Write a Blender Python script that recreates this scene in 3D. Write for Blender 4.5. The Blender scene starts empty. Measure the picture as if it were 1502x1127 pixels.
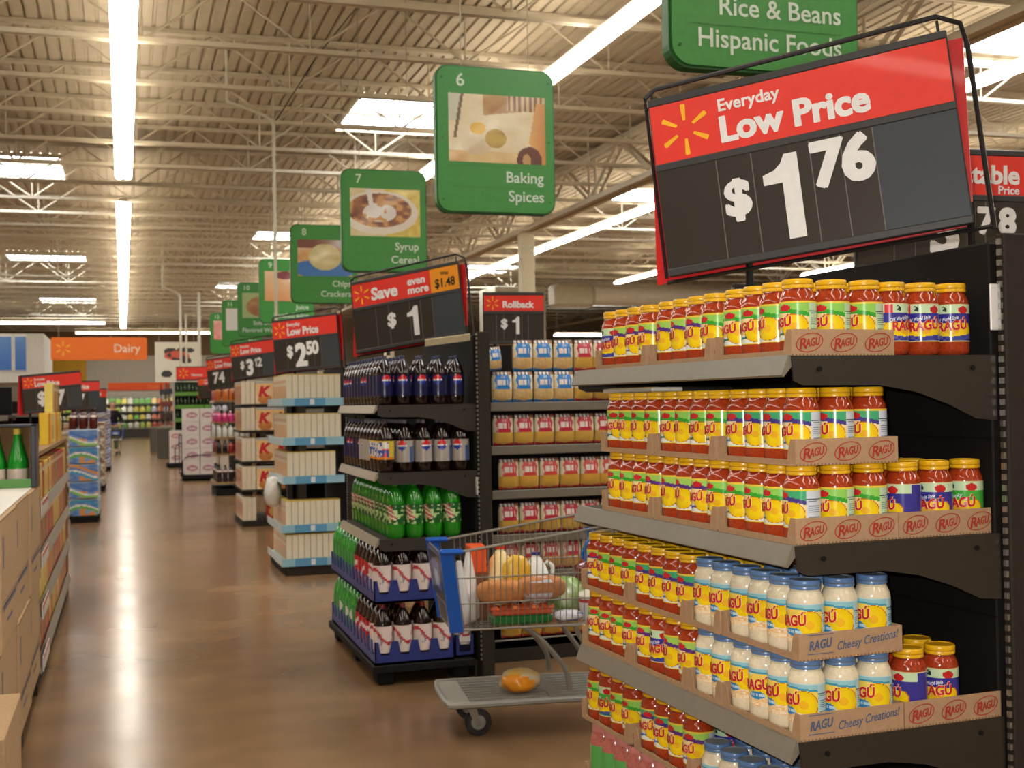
import bpy, math, random
from mathutils import Vector, Matrix
random.seed(7)
S = bpy.context.scene
COL = S.collection
PI = math.pi
# ------------------------------------------------------------------ camera
F_PX, YAW, PITCH, ROLL, CAM_H = 1775.6, 0.31094, 0.01467, -0.01724, 1.55
cd = bpy.data.cameras.new('camera')
cam = bpy.data.objects.new('camera', cd)
COL.objects.link(cam)
cd.sensor_width = 36.0
cd.lens = 36.0 * F_PX / 1502
cd.clip_start, cd.clip_end = 0.05, 300
cy, sy, cp, sp = math.cos(YAW), math.sin(YAW), math.cos(PITCH), math.sin(PITCH)
fw = Vector((sy * cp, cy * cp, sp)); r0 = Vector((cy, -sy, 0)); u0 = r0.cross(fw)
rr = math.cos(ROLL) * r0 + math.sin(ROLL) * u0
uu = -math.sin(ROLL) * r0 + math.cos(ROLL) * u0
cam.matrix_world = Matrix(((rr.x, uu.x, -fw.x, 0), (rr.y, uu.y, -fw.y, 0), (rr.z, uu.z, -fw.z, CAM_H), (0, 0, 0, 1)))
cd.dof.use_dof = True
cd.dof.focus_distance = 2.6
cd.dof.aperture_fstop = 9.0
S.camera = cam
# ------------------------------------------------------------------ light and exposure
STRIP_E, SKY_E, WORLD_E, FLASH_W = 12.5, 9.0, 0.30, 26.0
w = bpy.data.worlds.new('world'); S.world = w
w.use_nodes = True
w.node_tree.nodes['Background'].inputs[0].default_value = (1.0, 0.96, 0.9, 1)
w.node_tree.nodes['Background'].inputs[1].default_value = WORLD_E
fl = bpy.data.lights.new('camera_flash', 'AREA'); fl.shape = 'DISK'; fl.size = 0.035; fl.energy = FLASH_W
fl.color = (1.0, 0.97, 0.95); fl.spread = 2.2
flo = bpy.data.objects.new('camera_flash', fl); COL.objects.link(flo)
flo.matrix_world = cam.matrix_world @ Matrix.Translation((-0.05, 0.07, 0.0))
S.view_settings.view_transform = 'Standard'
S.view_settings.look = 'None'
S.view_settings.exposure = 0.0
S.view_settings.gamma = 1.0
S.view_settings.use_curve_mapping = False
S.cycles.use_denoising = True
S.cycles.max_bounces = 8
S.cycles.diffuse_bounces = 4
S.cycles.caustics_reflective = False
S.cycles.caustics_refractive = False
S.cycles.sample_clamp_indirect = 6.0

# ------------------------------------------------------------------ colour and materials
def lin(c):
    c = c / 255.0
    return c / 12.92 if c <= 0.04045 else ((c + 0.055) / 1.055) ** 2.4
_cc = {}
def K(c):
    if c not in _cc: _cc[c] = (lin(c[0]), lin(c[1]), lin(c[2]), 1.0)
    return _cc[c]
def mix(a, b, t):
    t = max(0.0, min(1.0, t)); return tuple(int(a[i] + (b[i] - a[i]) * t) for i in range(3))
MATS = {}
def material(name, rough=0.5, metal=0.0, coat=0.0, spec=0.5, noise=0.06, nscale=40.0, emit=None, alpha=1.0, trans=0.0, bump=0.0):
    m = bpy.data.materials.new(name); m.use_nodes = True
    nt = m.node_tree; b = nt.nodes['Principled BSDF']
    at = nt.nodes.new('ShaderNodeAttribute'); at.attribute_name = 'Col'
    tc = nt.nodes.new('ShaderNodeTexCoord')
    nz = nt.nodes.new('ShaderNodeTexNoise'); nz.inputs['Scale'].default_value = nscale; nz.inputs['Detail'].default_value = 3
    nt.links.new(tc.outputs['Object'], nz.inputs['Vector'])
    mr = nt.nodes.new('ShaderNodeMapRange'); mr.inputs['From Min'].default_value = 0.3; mr.inputs['From Max'].default_value = 0.7
    mr.inputs['To Min'].default_value = 1 - noise; mr.inputs['To Max'].default_value = 1 + noise
    nt.links.new(nz.outputs['Fac'], mr.inputs['Value'])
    mx = nt.nodes.new('ShaderNodeMix'); mx.data_type = 'RGBA'; mx.blend_type = 'MULTIPLY'; mx.inputs['Factor'].default_value = 1.0
    nt.links.new(at.outputs['Color'], mx.inputs[6]); nt.links.new(mr.outputs['Result'], mx.inputs[7])
    nt.links.new(mx.outputs[2], b.inputs['Base Color'])
    b.inputs['Roughness'].default_value = rough; b.inputs['Metallic'].default_value = metal
    b.inputs['Coat Weight'].default_value = coat; b.inputs['Coat Roughness'].default_value = 0.04
    b.inputs['Specular IOR Level'].default_value = spec
    b.inputs['Alpha'].default_value = alpha
    b.inputs['Transmission Weight'].default_value = trans
    if emit is not None:
        nt.links.new(at.outputs['Color'], b.inputs['Emission Color']); b.inputs['Emission Strength'].default_value = emit
    if bump:
        bp = nt.nodes.new('ShaderNodeBump'); bp.inputs['Strength'].default_value = bump; bp.inputs['Distance'].default_value = 0.01
        nt.links.new(nz.outputs['Fac'], bp.inputs['Height']); nt.links.new(bp.outputs['Normal'], b.inputs['Normal'])
    MATS[name] = m
    return m
material('paper', 0.5, coat=0.0, noise=0.04)
material('print', 0.3, coat=0.15, noise=0.03)
material('board', 0.85, noise=0.07, nscale=60, spec=0.2)
material('sauce', 0.12, coat=0.8, noise=0.22, nscale=160)
material('cream', 0.15, coat=0.7, noise=0.06, nscale=160)
material('plastic', 0.28, coat=0.25, noise=0.03)
material('gloss_label', 0.2, coat=0.45, noise=0.02)
material('soda', 0.08, coat=0.8, noise=0.03)
material('steel', 0.35, metal=0.9, noise=0.05)
material('wire', 0.4, metal=0.5, noise=0.04)
material('black', 0.7, noise=0.1, spec=0.2)
material('satin', 0.42, noise=0.05)
material('painted', 0.6, noise=0.05, nscale=8)
material('film', 0.06, coat=1.0, noise=0.0, alpha=0.16)
material('cloth', 0.9, noise=0.15, nscale=90, spec=0.2, bump=0.3)
material('skin', 0.5, noise=0.05)
material('bread', 0.75, noise=0.18, nscale=60)
material('lamp', 0.5, noise=0.0, emit=STRIP_E)
material('daylight', 0.5, noise=0.0, emit=SKY_E)
material('case_lamp', 0.5, noise=0.0, emit=7.0)
def floor_mat():
    m = bpy.data.materials.new('polished_concrete'); m.use_nodes = True
    nt = m.node_tree; b = nt.nodes['Principled BSDF']
    tc = nt.nodes.new('ShaderNodeTexCoord')
    n1 = nt.nodes.new('ShaderNodeTexNoise'); n1.inputs['Scale'].default_value = 0.55; n1.inputs['Detail'].default_value = 2; n1.inputs['Roughness'].default_value = 0.5
    n2 = nt.nodes.new('ShaderNodeTexNoise'); n2.inputs['Scale'].default_value = 3; n2.inputs['Detail'].default_value = 1
    n3 = nt.nodes.new('ShaderNodeTexNoise'); n3.inputs['Scale'].default_value = 1.6; n3.inputs['Detail'].default_value = 1
    for n in (n1, n2, n3): nt.links.new(tc.outputs['Object'], n.inputs['Vector'])
    cr = nt.nodes.new('ShaderNodeValToRGB')
    e = cr.color_ramp.elements
    e[0].position, e[0].color = 0.32, K((112, 82, 48)); e[1].position, e[1].color = 0.7, K((150, 114, 74))
    nt.links.new(n1.outputs['Fac'], cr.inputs['Fac'])
    mx = nt.nodes.new('ShaderNodeMix'); mx.data_type = 'RGBA'; mx.blend_type = 'OVERLAY'; mx.inputs['Factor'].default_value = 0.25
    nt.links.new(cr.outputs['Color'], mx.inputs[6]); nt.links.new(n2.outputs['Fac'], mx.inputs[7])
    hs = nt.nodes.new('ShaderNodeHueSaturation'); hs.inputs['Saturation'].default_value = 0.9
    nt.links.new(mx.outputs[2], hs.inputs['Color']); nt.links.new(hs.outputs['Color'], b.inputs['Base Color'])
    mr = nt.nodes.new('ShaderNodeMapRange'); mr.inputs['To Min'].default_value = 0.15; mr.inputs['To Max'].default_value = 0.25
    nt.links.new(n3.outputs['Fac'], mr.inputs['Value']); nt.links.new(mr.outputs['Result'], b.inputs['Roughness'])
    b.inputs['Specular IOR Level'].default_value = 0.20
    MATS['floor'] = m
floor_mat()

# ------------------------------------------------------------------ text outlines
_txt = {}
def text_geo(s, bold=0.0, shear=0.0):
    key = (s, bold, shear)
    if key in _txt: return _txt[key]
    cu = bpy.data.curves.new('t', 'FONT'); cu.body = s; cu.offset = bold; cu.shear = shear
    cu.resolution_u = 3; cu.fill_mode = 'FRONT'; cu.dimensions = '2D'
    ob = bpy.data.objects.new('t', cu); COL.objects.link(ob)
    dg = bpy.context.evaluated_depsgraph_get(); dg.update()
    me = ob.evaluated_get(dg).to_mesh()
    vs = [(v.co.x, v.co.y) for v in me.vertices]; fs = [tuple(p.vertices) for p in me.polygons]
    ob.evaluated_get(dg).to_mesh_clear()
    bpy.data.objects.remove(ob); bpy.data.curves.remove(cu)
    cap = 0.7
    xs = [v[0] for v in vs] or [0]
    x0 = min(xs); wd = (max(xs) - x0) / cap
    vs = [((x - x0) / cap, y / cap) for x, y in vs]
    _txt[key] = (vs, fs, wd)
    return _txt[key]

# ------------------------------------------------------------------ mesh builder
class MB:
    def __init__(s):
        s.v, s.f, s.m, s.c, s.ml = [], [], [], [], []
    def mi(s, mat):
        if mat not in s.ml: s.ml.append(mat)
        return s.ml.index(mat)
    def face(s, idx, col, mat='paper'):
        s.f.append(tuple(idx)); s.m.append(s.mi(mat)); s.c.append(K(col))
    def add(s, vs, fs, col, mat='paper', M=None):
        n = len(s.v)
        for p in vs: s.v.append(tuple(M @ Vector(p)) if M else tuple(p))
        for k, f in enumerate(fs): s.face([n + i for i in f], col[k] if isinstance(col, list) else col, mat)
    def box(s, a, b, col, mat='paper', bev=0.0, M=None):
        (x0, y0, z0), (x1, y1, z1) = a, b
        if bev <= 0:
            vs = [(x0, y0, z0), (x1, y0, z0), (x1, y1, z0), (x0, y1, z0), (x0, y0, z1), (x1, y0, z1), (x1, y1, z1), (x0, y1, z1)]
            fs = [(0, 3, 2, 1), (4, 5, 6, 7), (0, 1, 5, 4), (1, 2, 6, 5), (2, 3, 7, 6), (3, 0, 4, 7)]
            s.add(vs, fs, col, mat, M); return
        e = min(bev, (x1 - x0) / 2.01, (y1 - y0) / 2.01, (z1 - z0) / 2.01)
        vs = []
        def loop(ins, z):
            q = [(x0 + ins + (e if ins < e / 2 else 0), y0 + ins), (x1 - ins - (e if ins < e / 2 else 0), y0 + ins),
                 (x1 - ins, y0 + ins + (e if ins < e / 2 else 0)), (x1 - ins, y1 - ins - (e if ins < e / 2 else 0)),
                 (x1 - ins - (e if ins < e / 2 else 0), y1 - ins), (x0 + ins + (e if ins < e / 2 else 0), y1 - ins),
                 (x0 + ins, y1 - ins - (e if ins < e / 2 else 0)), (x0 + ins, y0 + ins + (e if ins < e / 2 else 0))]
            return [(x, y, z) for x, y in q]
        def loop2(z):
            g = 1e-5
            q = [(x0 + e, y0 + e), (x1 - e, y0 + e), (x1 - e, y0 + e + g), (x1 - e, y1 - e - g), (x1 - e, y1 - e), (x0 + e, y1 - e), (x0 + e, y1 - e - g), (x0 + e, y0 + e + g)]
            return [(x, y, z) for x, y in q]
        L = [loop2(z0), loop(0, z0 + e), loop(0, z1 - e), loop2(z1)]
        for l in L: vs += l
        fs = [tuple(reversed(range(8))), tuple(range(24, 32))]
        for k in range(3):
            for i in range(8):
                j = (i + 1) % 8
                fs.append((k * 8 + i, k * 8 + j, (k + 1) * 8 + j, (k + 1) * 8 + i))
        s.add(vs, fs, col, mat, M)
    def lathe(s, prof, n, col, mat='paper', M=None, cap0=True, cap1=True):
        # prof: list of (r, z); col: colour or list per ring segment
        vs, fs, cs = [], [], []
        for r, z in prof:
            for i in range(n):
                t = 2 * PI * i / n; vs.append((r * math.cos(t), r * math.sin(t), z))
        for k in range(len(prof) - 1):
            for i in range(n):
                j = (i + 1) % n
                fs.append((k * n + i, k * n + j, (k + 1) * n + j, (k + 1) * n + i)); cs.append(col[k] if isinstance(col, list) else col)
        if cap0: fs.append(tuple(reversed(range(n)))); cs.append(col[0] if isinstance(col, list) else col)
        if cap1: fs.append(tuple(range((len(prof) - 1) * n, len(prof) * n))); cs.append(col[-1] if isinstance(col, list) else col)
        s.add(vs, fs, cs, mat, M)
    def tube(s, pts, r, col, mat='wire', n=6, M=None, closed=False):
        pts = [Vector(p) for p in pts]; vs = []; N = len(pts)
        up = Vector((0, 0, 1))
        for i, p in enumerate(pts):
            if closed: d = pts[(i + 1) % N] - pts[i - 1]
            else: d = (pts[min(i + 1, N - 1)] - pts[max(i - 1, 0)])
            d.normalize()
            a = d.cross(up if abs(d.z) < 0.95 else Vector((1, 0, 0))).normalized(); b = a.cross(d)
            rad = r[i] if isinstance(r, (list, tuple)) else r
            for k in range(n):
                t = 2 * PI * k / n; vs.append(tuple(p + rad * (math.cos(t) * a + math.sin(t) * b)))
        fs = []
        for i in range(N if closed else N - 1):
            i2 = (i + 1) % N
            for k in range(n):
                j = (k + 1) % n
                fs.append((i * n + k, i * n + j, i2 * n + j, i2 * n + k))
        if not closed: fs += [tuple(reversed(range(n))), tuple(range((N - 1) * n, N * n))]
        s.add(vs, fs, col, mat, M)
    def prism(s, out, d0, d1, col, mat='paper', axis='y', M=None):
        # outline list of 2D points extruded along an axis
        def P(p, d): return {'y': (p[0], d, p[1]), 'x': (d, p[0], p[1]), 'z': (p[0], p[1], d)}[axis]
        n = len(out); vs = [P(p, d0) for p in out] + [P(p, d1) for p in out]
        fs = [tuple(range(n)), tuple(reversed(range(n, 2 * n)))]
        for i in range(n):
            j = (i + 1) % n; fs.append((i, i + n, j + n, j))
        s.add(vs, fs, col, mat, M)
    def sheet(s, fn, nu, nv, paint, mat='print'):
        # fn(u,v)->3D, paint(u,v)->rgb on faces
        n = len(s.v)
        for j in range(nv + 1):
            for i in range(nu + 1): s.v.append(tuple(fn(i / nu, j / nv)))
        for j in range(nv):
            for i in range(nu):
                c = paint((i + .5) / nu, (j + .5) / nv)
                if c is None: continue
                a = n + j * (nu + 1) + i
                s.face((a, a + 1, a + nu + 2, a + nu + 1), c, mat)
    def text(s, t, fn, h, col, x=0.0, y=0.0, align='l', bold=0.0, shear=0.0, maxw=None, mat='print'):
        # fn(x,y)->3D of the plane; h = capital height
        off = min(bold, .02)
        if bold > .02:
            e_ = (bold - .02) * .9
            def lift(k):
                def g(a, b):
                    p = Vector(fn(a, b)); n = (Vector(fn(a + 1e-3, b)) - p).cross(Vector(fn(a, b + 1e-3)) - p).normalized()
                    return p + n * (.00014 * k)
                return g
            for k_, (q, r_) in enumerate(((e_, 0), (-e_, 0), (e_ * .6, e_ * .7), (-e_ * .6, e_ * .7), (e_ * .6, -e_ * .7), (-e_ * .6, -e_ * .7))):
                s.text(t, lift(k_ + 1), h, col, x + q * h, y + r_ * h, align, off, shear, maxw, mat)
        vs, fs, wd = text_geo(t, off, shear)
        k = h; kx = h
        if maxw and wd * h > maxw: kx = maxw / wd
        ox = x - (wd * kx if align == 'r' else wd * kx / 2 if align == 'c' else 0)
        n = len(s.v)
        for a, b in vs: s.v.append(tuple(fn(ox + a * kx, y + b * k)))
        for f in fs: s.face([n + i for i in f], col, mat)
    def poly(s, pts, fn, col, mat='print'):
        n = len(s.v)
        for p in pts: s.v.append(tuple(fn(*p)))
        s.face(range(n, n + len(pts)), col, mat)
    def spark(s, fn, x, y, R, col=(255, 194, 40)):
        for k in range(6):
            t = PI / 2 + k * PI / 3; c, sn = math.cos(t), math.sin(t)
            pts = []
            for (r, wv) in ((0.36, -0.055), (0.96, -0.10), (1.0, -0.06), (1.0, 0.06), (0.96, 0.10), (0.36, 0.055)):
                pts.append((x + R * (r * c - wv * sn), y + R * (r * sn + wv * c)))
            s.poly(pts, fn, col)
    def mesh(s, name, smooth=True, ang=35):
        me = bpy.data.meshes.new(name)
        me.from_pydata(s.v, [], s.f)
        for m in s.ml: me.materials.append(MATS[m])
        me.polygons.foreach_set('material_index', s.m)
        at = me.attributes.new('Col', 'FLOAT_COLOR', 'CORNER')
        buf = []
        for p, c in zip(me.polygons, s.c): buf.extend(c * p.loop_total)
        at.data.foreach_set('color', buf)
        if smooth:
            me.polygons.foreach_set('use_smooth', [True] * len(me.polygons))
            me.set_sharp_from_angle(angle=math.radians(ang))
        me.update()
        return me
    def build(s, name, parent=None, loc=(0, 0, 0), rz=0.0, smooth=True, ang=35):
        o = bpy.data.objects.new(name, s.mesh(name, smooth, ang)); COL.objects.link(o)
        o.location = loc; o.rotation_euler = (0, 0, rz)
        if parent: o.parent = parent
        return o

def tag(o, label=None, cat=None, group=None, kind=None):
    if label: o['label'] = label
    if cat: o['category'] = cat
    if group: o['group'] = group
    if kind: o['kind'] = kind
    return o
def thing(name, label=None, cat=None, loc=(0, 0, 0), rz=0.0, group=None):
    o = bpy.data.objects.new(name, None); COL.objects.link(o)
    o.empty_display_size = 0.1
    o.location = loc; o.rotation_euler = (0, 0, rz)
    return tag(o, label, cat, group)
def struct(mb, name, **k):
    o = mb.build(name, **k); o['kind'] = 'structure'; return o
_used = set()
def clone(root, loc, rz, label, group=None, cat=None, scale=None):
    # first use takes the prototype itself, later uses copy it and its parts
    if root.name not in _used:
        _used.add(root.name); r = root
    else:
        r = root.copy(); COL.objects.link(r)
        for ch in list(root.children):
            c = ch.copy(); COL.objects.link(c); c.parent = r
            for g in list(ch.children):
                d = g.copy(); COL.objects.link(d); d.parent = c
    r.location = loc; r.rotation_euler = (0, 0, rz)
    if scale: r.scale = (scale, scale, scale)
    r['label'] = label
    if group: r['group'] = group
    if cat: r['category'] = cat
    return r
ORD = ['first', 'second', 'third', 'fourth', 'fifth', 'sixth', 'seventh', 'eighth', 'ninth', 'tenth', 'eleventh', 'twelfth', 'thirteenth', 'fourteenth', 'fifteenth', 'sixteenth', 'seventeenth', 'eighteenth', 'nineteenth', 'twentieth']
def rnd(a, b): return random.uniform(a, b)
def hsh(u, v, k=1.0):
    x = math.sin(u * 127.1 * k + v * 311.7) * 43758.5453
    return x - math.floor(x)
def vnoise(u, v, s):
    u, v = u * s, v * s; iu, iv = math.floor(u), math.floor(v); fu, fv = u - iu, v - iv
    a, b, c, d = hsh(iu, iv), hsh(iu + 1, iv), hsh(iu, iv + 1), hsh(iu + 1, iv + 1)
    return (a * (1 - fu) + b * fu) * (1 - fv) + (c * (1 - fu) + d * fu) * fv
def ell(u, v, cu, cv, ru, rv): return ((u - cu) / ru) ** 2 + ((v - cv) / rv) ** 2 < 1


# ================================================================== the room
X0, X1, Y0, Y1, ZC = -14.0, 32.0, -7.0, 70.0, 6.42
CREAM = (206, 194, 170)
m = MB(); m.add([(X0, Y0, 0), (X1, Y0, 0), (X1, Y1, 0), (X0, Y1, 0)], [(0, 1, 2, 3)], (150, 110, 70), 'floor')
struct(m, 'floor', smooth=False)
m = MB(); m.box((X0, Y1, 0), (X1, Y1 + .3, 4.45), (198, 192, 176), 'painted'); m.box((X0, Y1, 4.45), (7.0, Y1 + .3, 7.2), (122, 92, 56), 'painted'); m.box((7.0, Y1, 4.45), (X1, Y1 + .3, 7.2), (198, 192, 176), 'painted')
struct(m, 'wall_back', smooth=False)
m = MB(); m.box((X0 - .3, Y0, 0), (X0, Y1, 7.2), (200, 192, 170), 'painted'); struct(m, 'wall_left', smooth=False)
m = MB(); m.box((X1, Y0, 0), (X1 + .3, Y1, 7.2), (200, 192, 170), 'painted'); struct(m, 'wall_right', smooth=False)
m = MB(); m.box((X0, Y0 - .3, 0), (X1, Y0, 7.2), (200, 192, 170), 'painted'); struct(m, 'wall_front', smooth=False)
# ribbed steel deck, flutes run along the main aisle
m = MB(); p = 0.17; x = X0; pts = []
while x < X1:
    pts += [(x, ZC), (x + .122, ZC), (x + .130, ZC + .032), (x + .162, ZC + .032)]; x += p
pts.append((x, ZC))
n0 = len(pts)
m.add([(a, Y0, b) for a, b in pts] + [(a, Y1, b) for a, b in pts], [(i, i + n0, i + 1 + n0, i + 1) for i in range(n0 - 1)], (190, 176, 150), 'painted')
m.add([(X0, Y0, ZC + .2), (X1, Y0, ZC + .2), (X1, Y1, ZC + .2), (X0, Y1, ZC + .2)], [(0, 1, 2, 3)], (120, 110, 90), 'painted')
struct(m, 'ceiling', smooth=False)
# open web joists across the hall
m = MB()
ZB = 5.72
for dy in (-.035, .035):
    m.box((X0, dy - .022, ZC - .06), (X1, dy + .022, ZC - .005), CREAM, 'painted')
    m.box((X0, dy - .022, ZB - .03), (X1, dy + .022, ZB + .025), CREAM, 'painted')
x = X0; k = 0
while x < X1:
    for a, b in (((x, ZC - .03), (x + .95, ZB)), ((x + .95, ZB), (x + 1.9, ZC - .03))):
        m.tube([(a[0], 0, a[1]), (b[0], 0, b[1])], .015, CREAM, 'painted', 4)
    m.tube([(x + .95, 0, ZB), (x + .95, 0, ZC - .03)], .012, CREAM, 'painted', 4)
    x += 1.9
jme = m.mesh('joist', smooth=False)
for k in range(40):
    y = -4.3 + 1.855 * k
    if y > Y1 - .5: break
    o = bpy.data.objects.new('ceiling_beam', jme); COL.objects.link(o); o.location = (0, y, 0); o['kind'] = 'structure'
# joist girders along the aisle direction, on columns
def girder(x):
    m = MB()
    zt, zb = ZC - .08, 5.42
    for dx in (-.09, .09):
        m.box((x + dx - .06, Y0, zt - .1), (x + dx + .06, Y1, zt), CREAM, 'painted')
        m.box((x + dx - .06, Y0, zb - .05), (x + dx + .06, Y1, zb + .05), CREAM, 'painted')
    y = Y0 + .4; i = 0
    while y < Y1 - 2:
        for dx in (-.07, .07):
            m.tube([(x + dx, y, zt - .05), (x + dx, y + 1.5, zb)], .042, CREAM, 'painted', 4)
            m.tube([(x + dx, y + 1.5, zb), (x + dx, y + 3.0, zt - .05)], .042, CREAM, 'painted', 4)
            m.tube([(x + dx, y + 1.5, zb), (x + dx, y + 1.5, zt - .05)], .03, CREAM, 'painted', 4)
        y += 3.0
    struct(m, 'ceiling_beam', smooth=False)
for x in (8.75, 21.6): girder(x)
for (x, y) in ((8.75, 26.0), (8.75, 41.0), (8.75, 56.0), (21.6, 26.0), (21.6, 41.0)):
    m = MB(); m.box((x - .15, y - .15, 0), (x + .15, y + .15, 5.4), (222, 212, 184), 'painted', .01); m.box((x - .2, y - .2, 5.34), (x + .2, y + .2, 5.38), (222, 212, 184), 'painted')
    struct(m, 'column', smooth=False)
# skylights
k = 0
for xs, ys, wx in ((-2.25, (10.6, 25.8, 41.0, 57.0), 2.3), (4.75, (4.6, 19.9, 34.5, 49.3), 2.3), (12.3, (-1, 13.6, 26.2, 42.0), 2.5), (19.5, (18, 33, 48), 2.3), (-9.3, (18, 33, 48), 2.3)):
    for y in ys:
        k += 1
        m = MB(); a, b = wx / 2, 1.18; z = ZC - .012
        m.box((xs - a, y - b, z), (xs + a, y + b, z + .004), (238, 246, 255), 'daylight')
        for q in (((xs - a - .05, y - b - .05, z - .05), (xs - a, y + b + .05, z + .02)), ((xs + a, y - b - .05, z - .05), (xs + a + .05, y + b + .05, z + .02)),
                  ((xs - a, y - b - .05, z - .05), (xs + a, y - b, z + .02)), ((xs - a, y + b, z - .05), (xs + a, y + b + .05, z + .02))):
            m.box(q[0], q[1], CREAM, 'painted')
        for i in (1, 2, 3): m.box((xs - a + wx * i / 4 - .012, y - b, z - .03), (xs - a + wx * i / 4 + .012, y + b, z - .004), (225, 225, 220), 'painted')
        struct(m, 'window_%d' % k, smooth=False)

# ------------------------------------------------------------------ fluorescent strips
def light_row(x, ya, yb, label, z=5.5, along='y', w=.13):
    t = thing('light_fixture', label, 'ceiling light', (x, ya, z) if along == 'y' else (ya, x, z), 0 if along == 'y' else -PI / 2, 'fluorescent light rows')
    L = yb - ya; n = max(1, round(L / 2.44)); s = L / n
    h = MB(); h.box((-w * .55, 0, .0), (w * .55, L, .075), (225, 220, 205), 'painted')
    drop = ZB - .03 - z
    if along == 'y': hang = [-4.3 + 1.855 * k - ya for k in range(40) if ya + .05 < -4.3 + 1.855 * k < yb - .05][::2]
    else: hang = [.1 + i * (L - .2) / n for i in range(n + 1)]
    for yy in hang: h.tube([(0, yy, .07), (0, yy, drop)], .008, (200, 195, 180), 'painted', 5)
    h.build('housing', t, smooth=False)
    g = MB()
    for i in range(n):
        for dx in (-.068, .068):
            vs = []
            for yy in (i * s + .02, (i + 1) * s - .02):
                for q in range(7):
                    tt = PI + PI * q / 6
                    vs.append((dx + .066 * math.cos(tt), yy, -.002 + .05 * math.sin(tt)))
            g.add(vs, [(q, q + 7, q + 8, q + 1) for q in range(6)] + [(0, 1, 2, 3, 4, 5, 6), (13, 12, 11, 10, 9, 8, 7)], (255, 248, 236), 'lamp')
    g.build('lamp', t, smooth=False)
    return t
light_row(.05, -6, 21.6, 'bright double tube light row hanging straight above the main aisle, nearer run')
light_row(.05, 24.2, 62, 'bright double tube light row above the main aisle, farther run towards the back wall')
light_row(5.0, -6, 20.6, 'wide bright light row cutting behind the green aisle six sign')
light_row(5.0, 23.3, 58, 'distant light row continuing behind the hanging aisle signs')
light_row(10.35, -6, 9.5, 'light row at the top right corner above the price sign frame')
light_row(10.35, 10.2, 38, 'long light row in front of the white column')
light_row(15.85, 0, 37.6, 'light row ending left of the big price sign in front of the duct')
light_row(21.1, 0, 34.5, 'light row seen under the big price sign above the jar lids')
light_row(-5.3, -6, 20, 'light row over the left shelves outside the aisle, nearer run')
light_row(-5.3, 23, 50, 'light row over the left shelves outside the aisle, farther run')
light_row(58.77, -7.0, -.75, 'light row running crosswise at the far left above the white bulkhead', along='x')
light_row(66.19, -2.3, 8.0, 'light row running crosswise above the dairy coolers', along='x')
# ------------------------------------------------------------------ services under the roof
m = MB()
M90 = Matrix.Translation((15.9, 40, 5.29)) @ Matrix.Rotation(PI / 2, 4, 'Y')
m.lathe([(.37, 0), (.37, 1.5), (.385, 1.52), (.385, 1.56), (.37, 1.58), (.37, 4), (.385, 4.02), (.385, 4.06), (.37, 4.08), (.37, 5.4)], 32, (246, 238, 216), 'painted', M90)
tag(m.build('air_duct'), 'fat white round air duct running across behind the jar lids', 'duct')
m = MB(); m.box((12.6, 41, 3.7), (14.5, 43, 5.67), (206, 196, 170), 'painted', .02); m.box((14.4, 39.7, 4.85), (15.9, 40.5, 5.66), (214, 204, 178), 'painted', .1); m.box((12.5, 40.9, 3.6), (14.6, 43.1, 3.72), (226, 216, 190), 'painted', .01)
tag(m.build('air_unit'), 'boxy cream air unit at the left end of the round duct', 'air unit')
light_row(42.075, 15.2, 18.6, 'short light strip hung crosswise just below the round duct', z=4.0, along='x', w=.1)
def pole(x, y, zb, zt, label, bend=0.0, r=.022):
    m = MB(); P = [(x, y, zb), (x, y, zt)]
    if bend: P += [(x - .03, y, zt + .07), (x - .1, y, zt + .12), (x - bend, y, zt + .3), (x - bend, y, ZC)]
    m.tube(P, r, (210, 204, 184), 'painted', 8)
    if not bend: m.box((x - .05, y - .05, zt - .08), (x + .05, y + .05, zt), (210, 204, 184), 'painted', .01)
    tag(m.build('conduit_pole'), label, 'pole', 'conduit poles')
pole(2.009, 16.75, 1.91, 5.4, 'tall cream conduit pole in front of the green aisle eight sign', .62)
pole(1.68, 38, 0, 4.9, 'slim cream pole left of the far aisle signs, topped by a bend', .5, .04)
pole(1.92, 39.5, 0, 4.5, 'short cream pole between two taller ones left of the far aisle signs', 0, .035)
pole(2.23, 38, 0, 5.05, 'tall cream pole touching the left edge of the far aisle signs', 0, .05)
m = MB(); m.tube([(2.04, 16.70, 5.46), (2.35, 15.0, 5.9), (2.75, 13.7, 6.3)], .008, (70, 66, 58), 'black', 5)
tag(m.build('cable'), 'dark slack cable rising from the bent conduit pole to the roof', 'cable')

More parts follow.
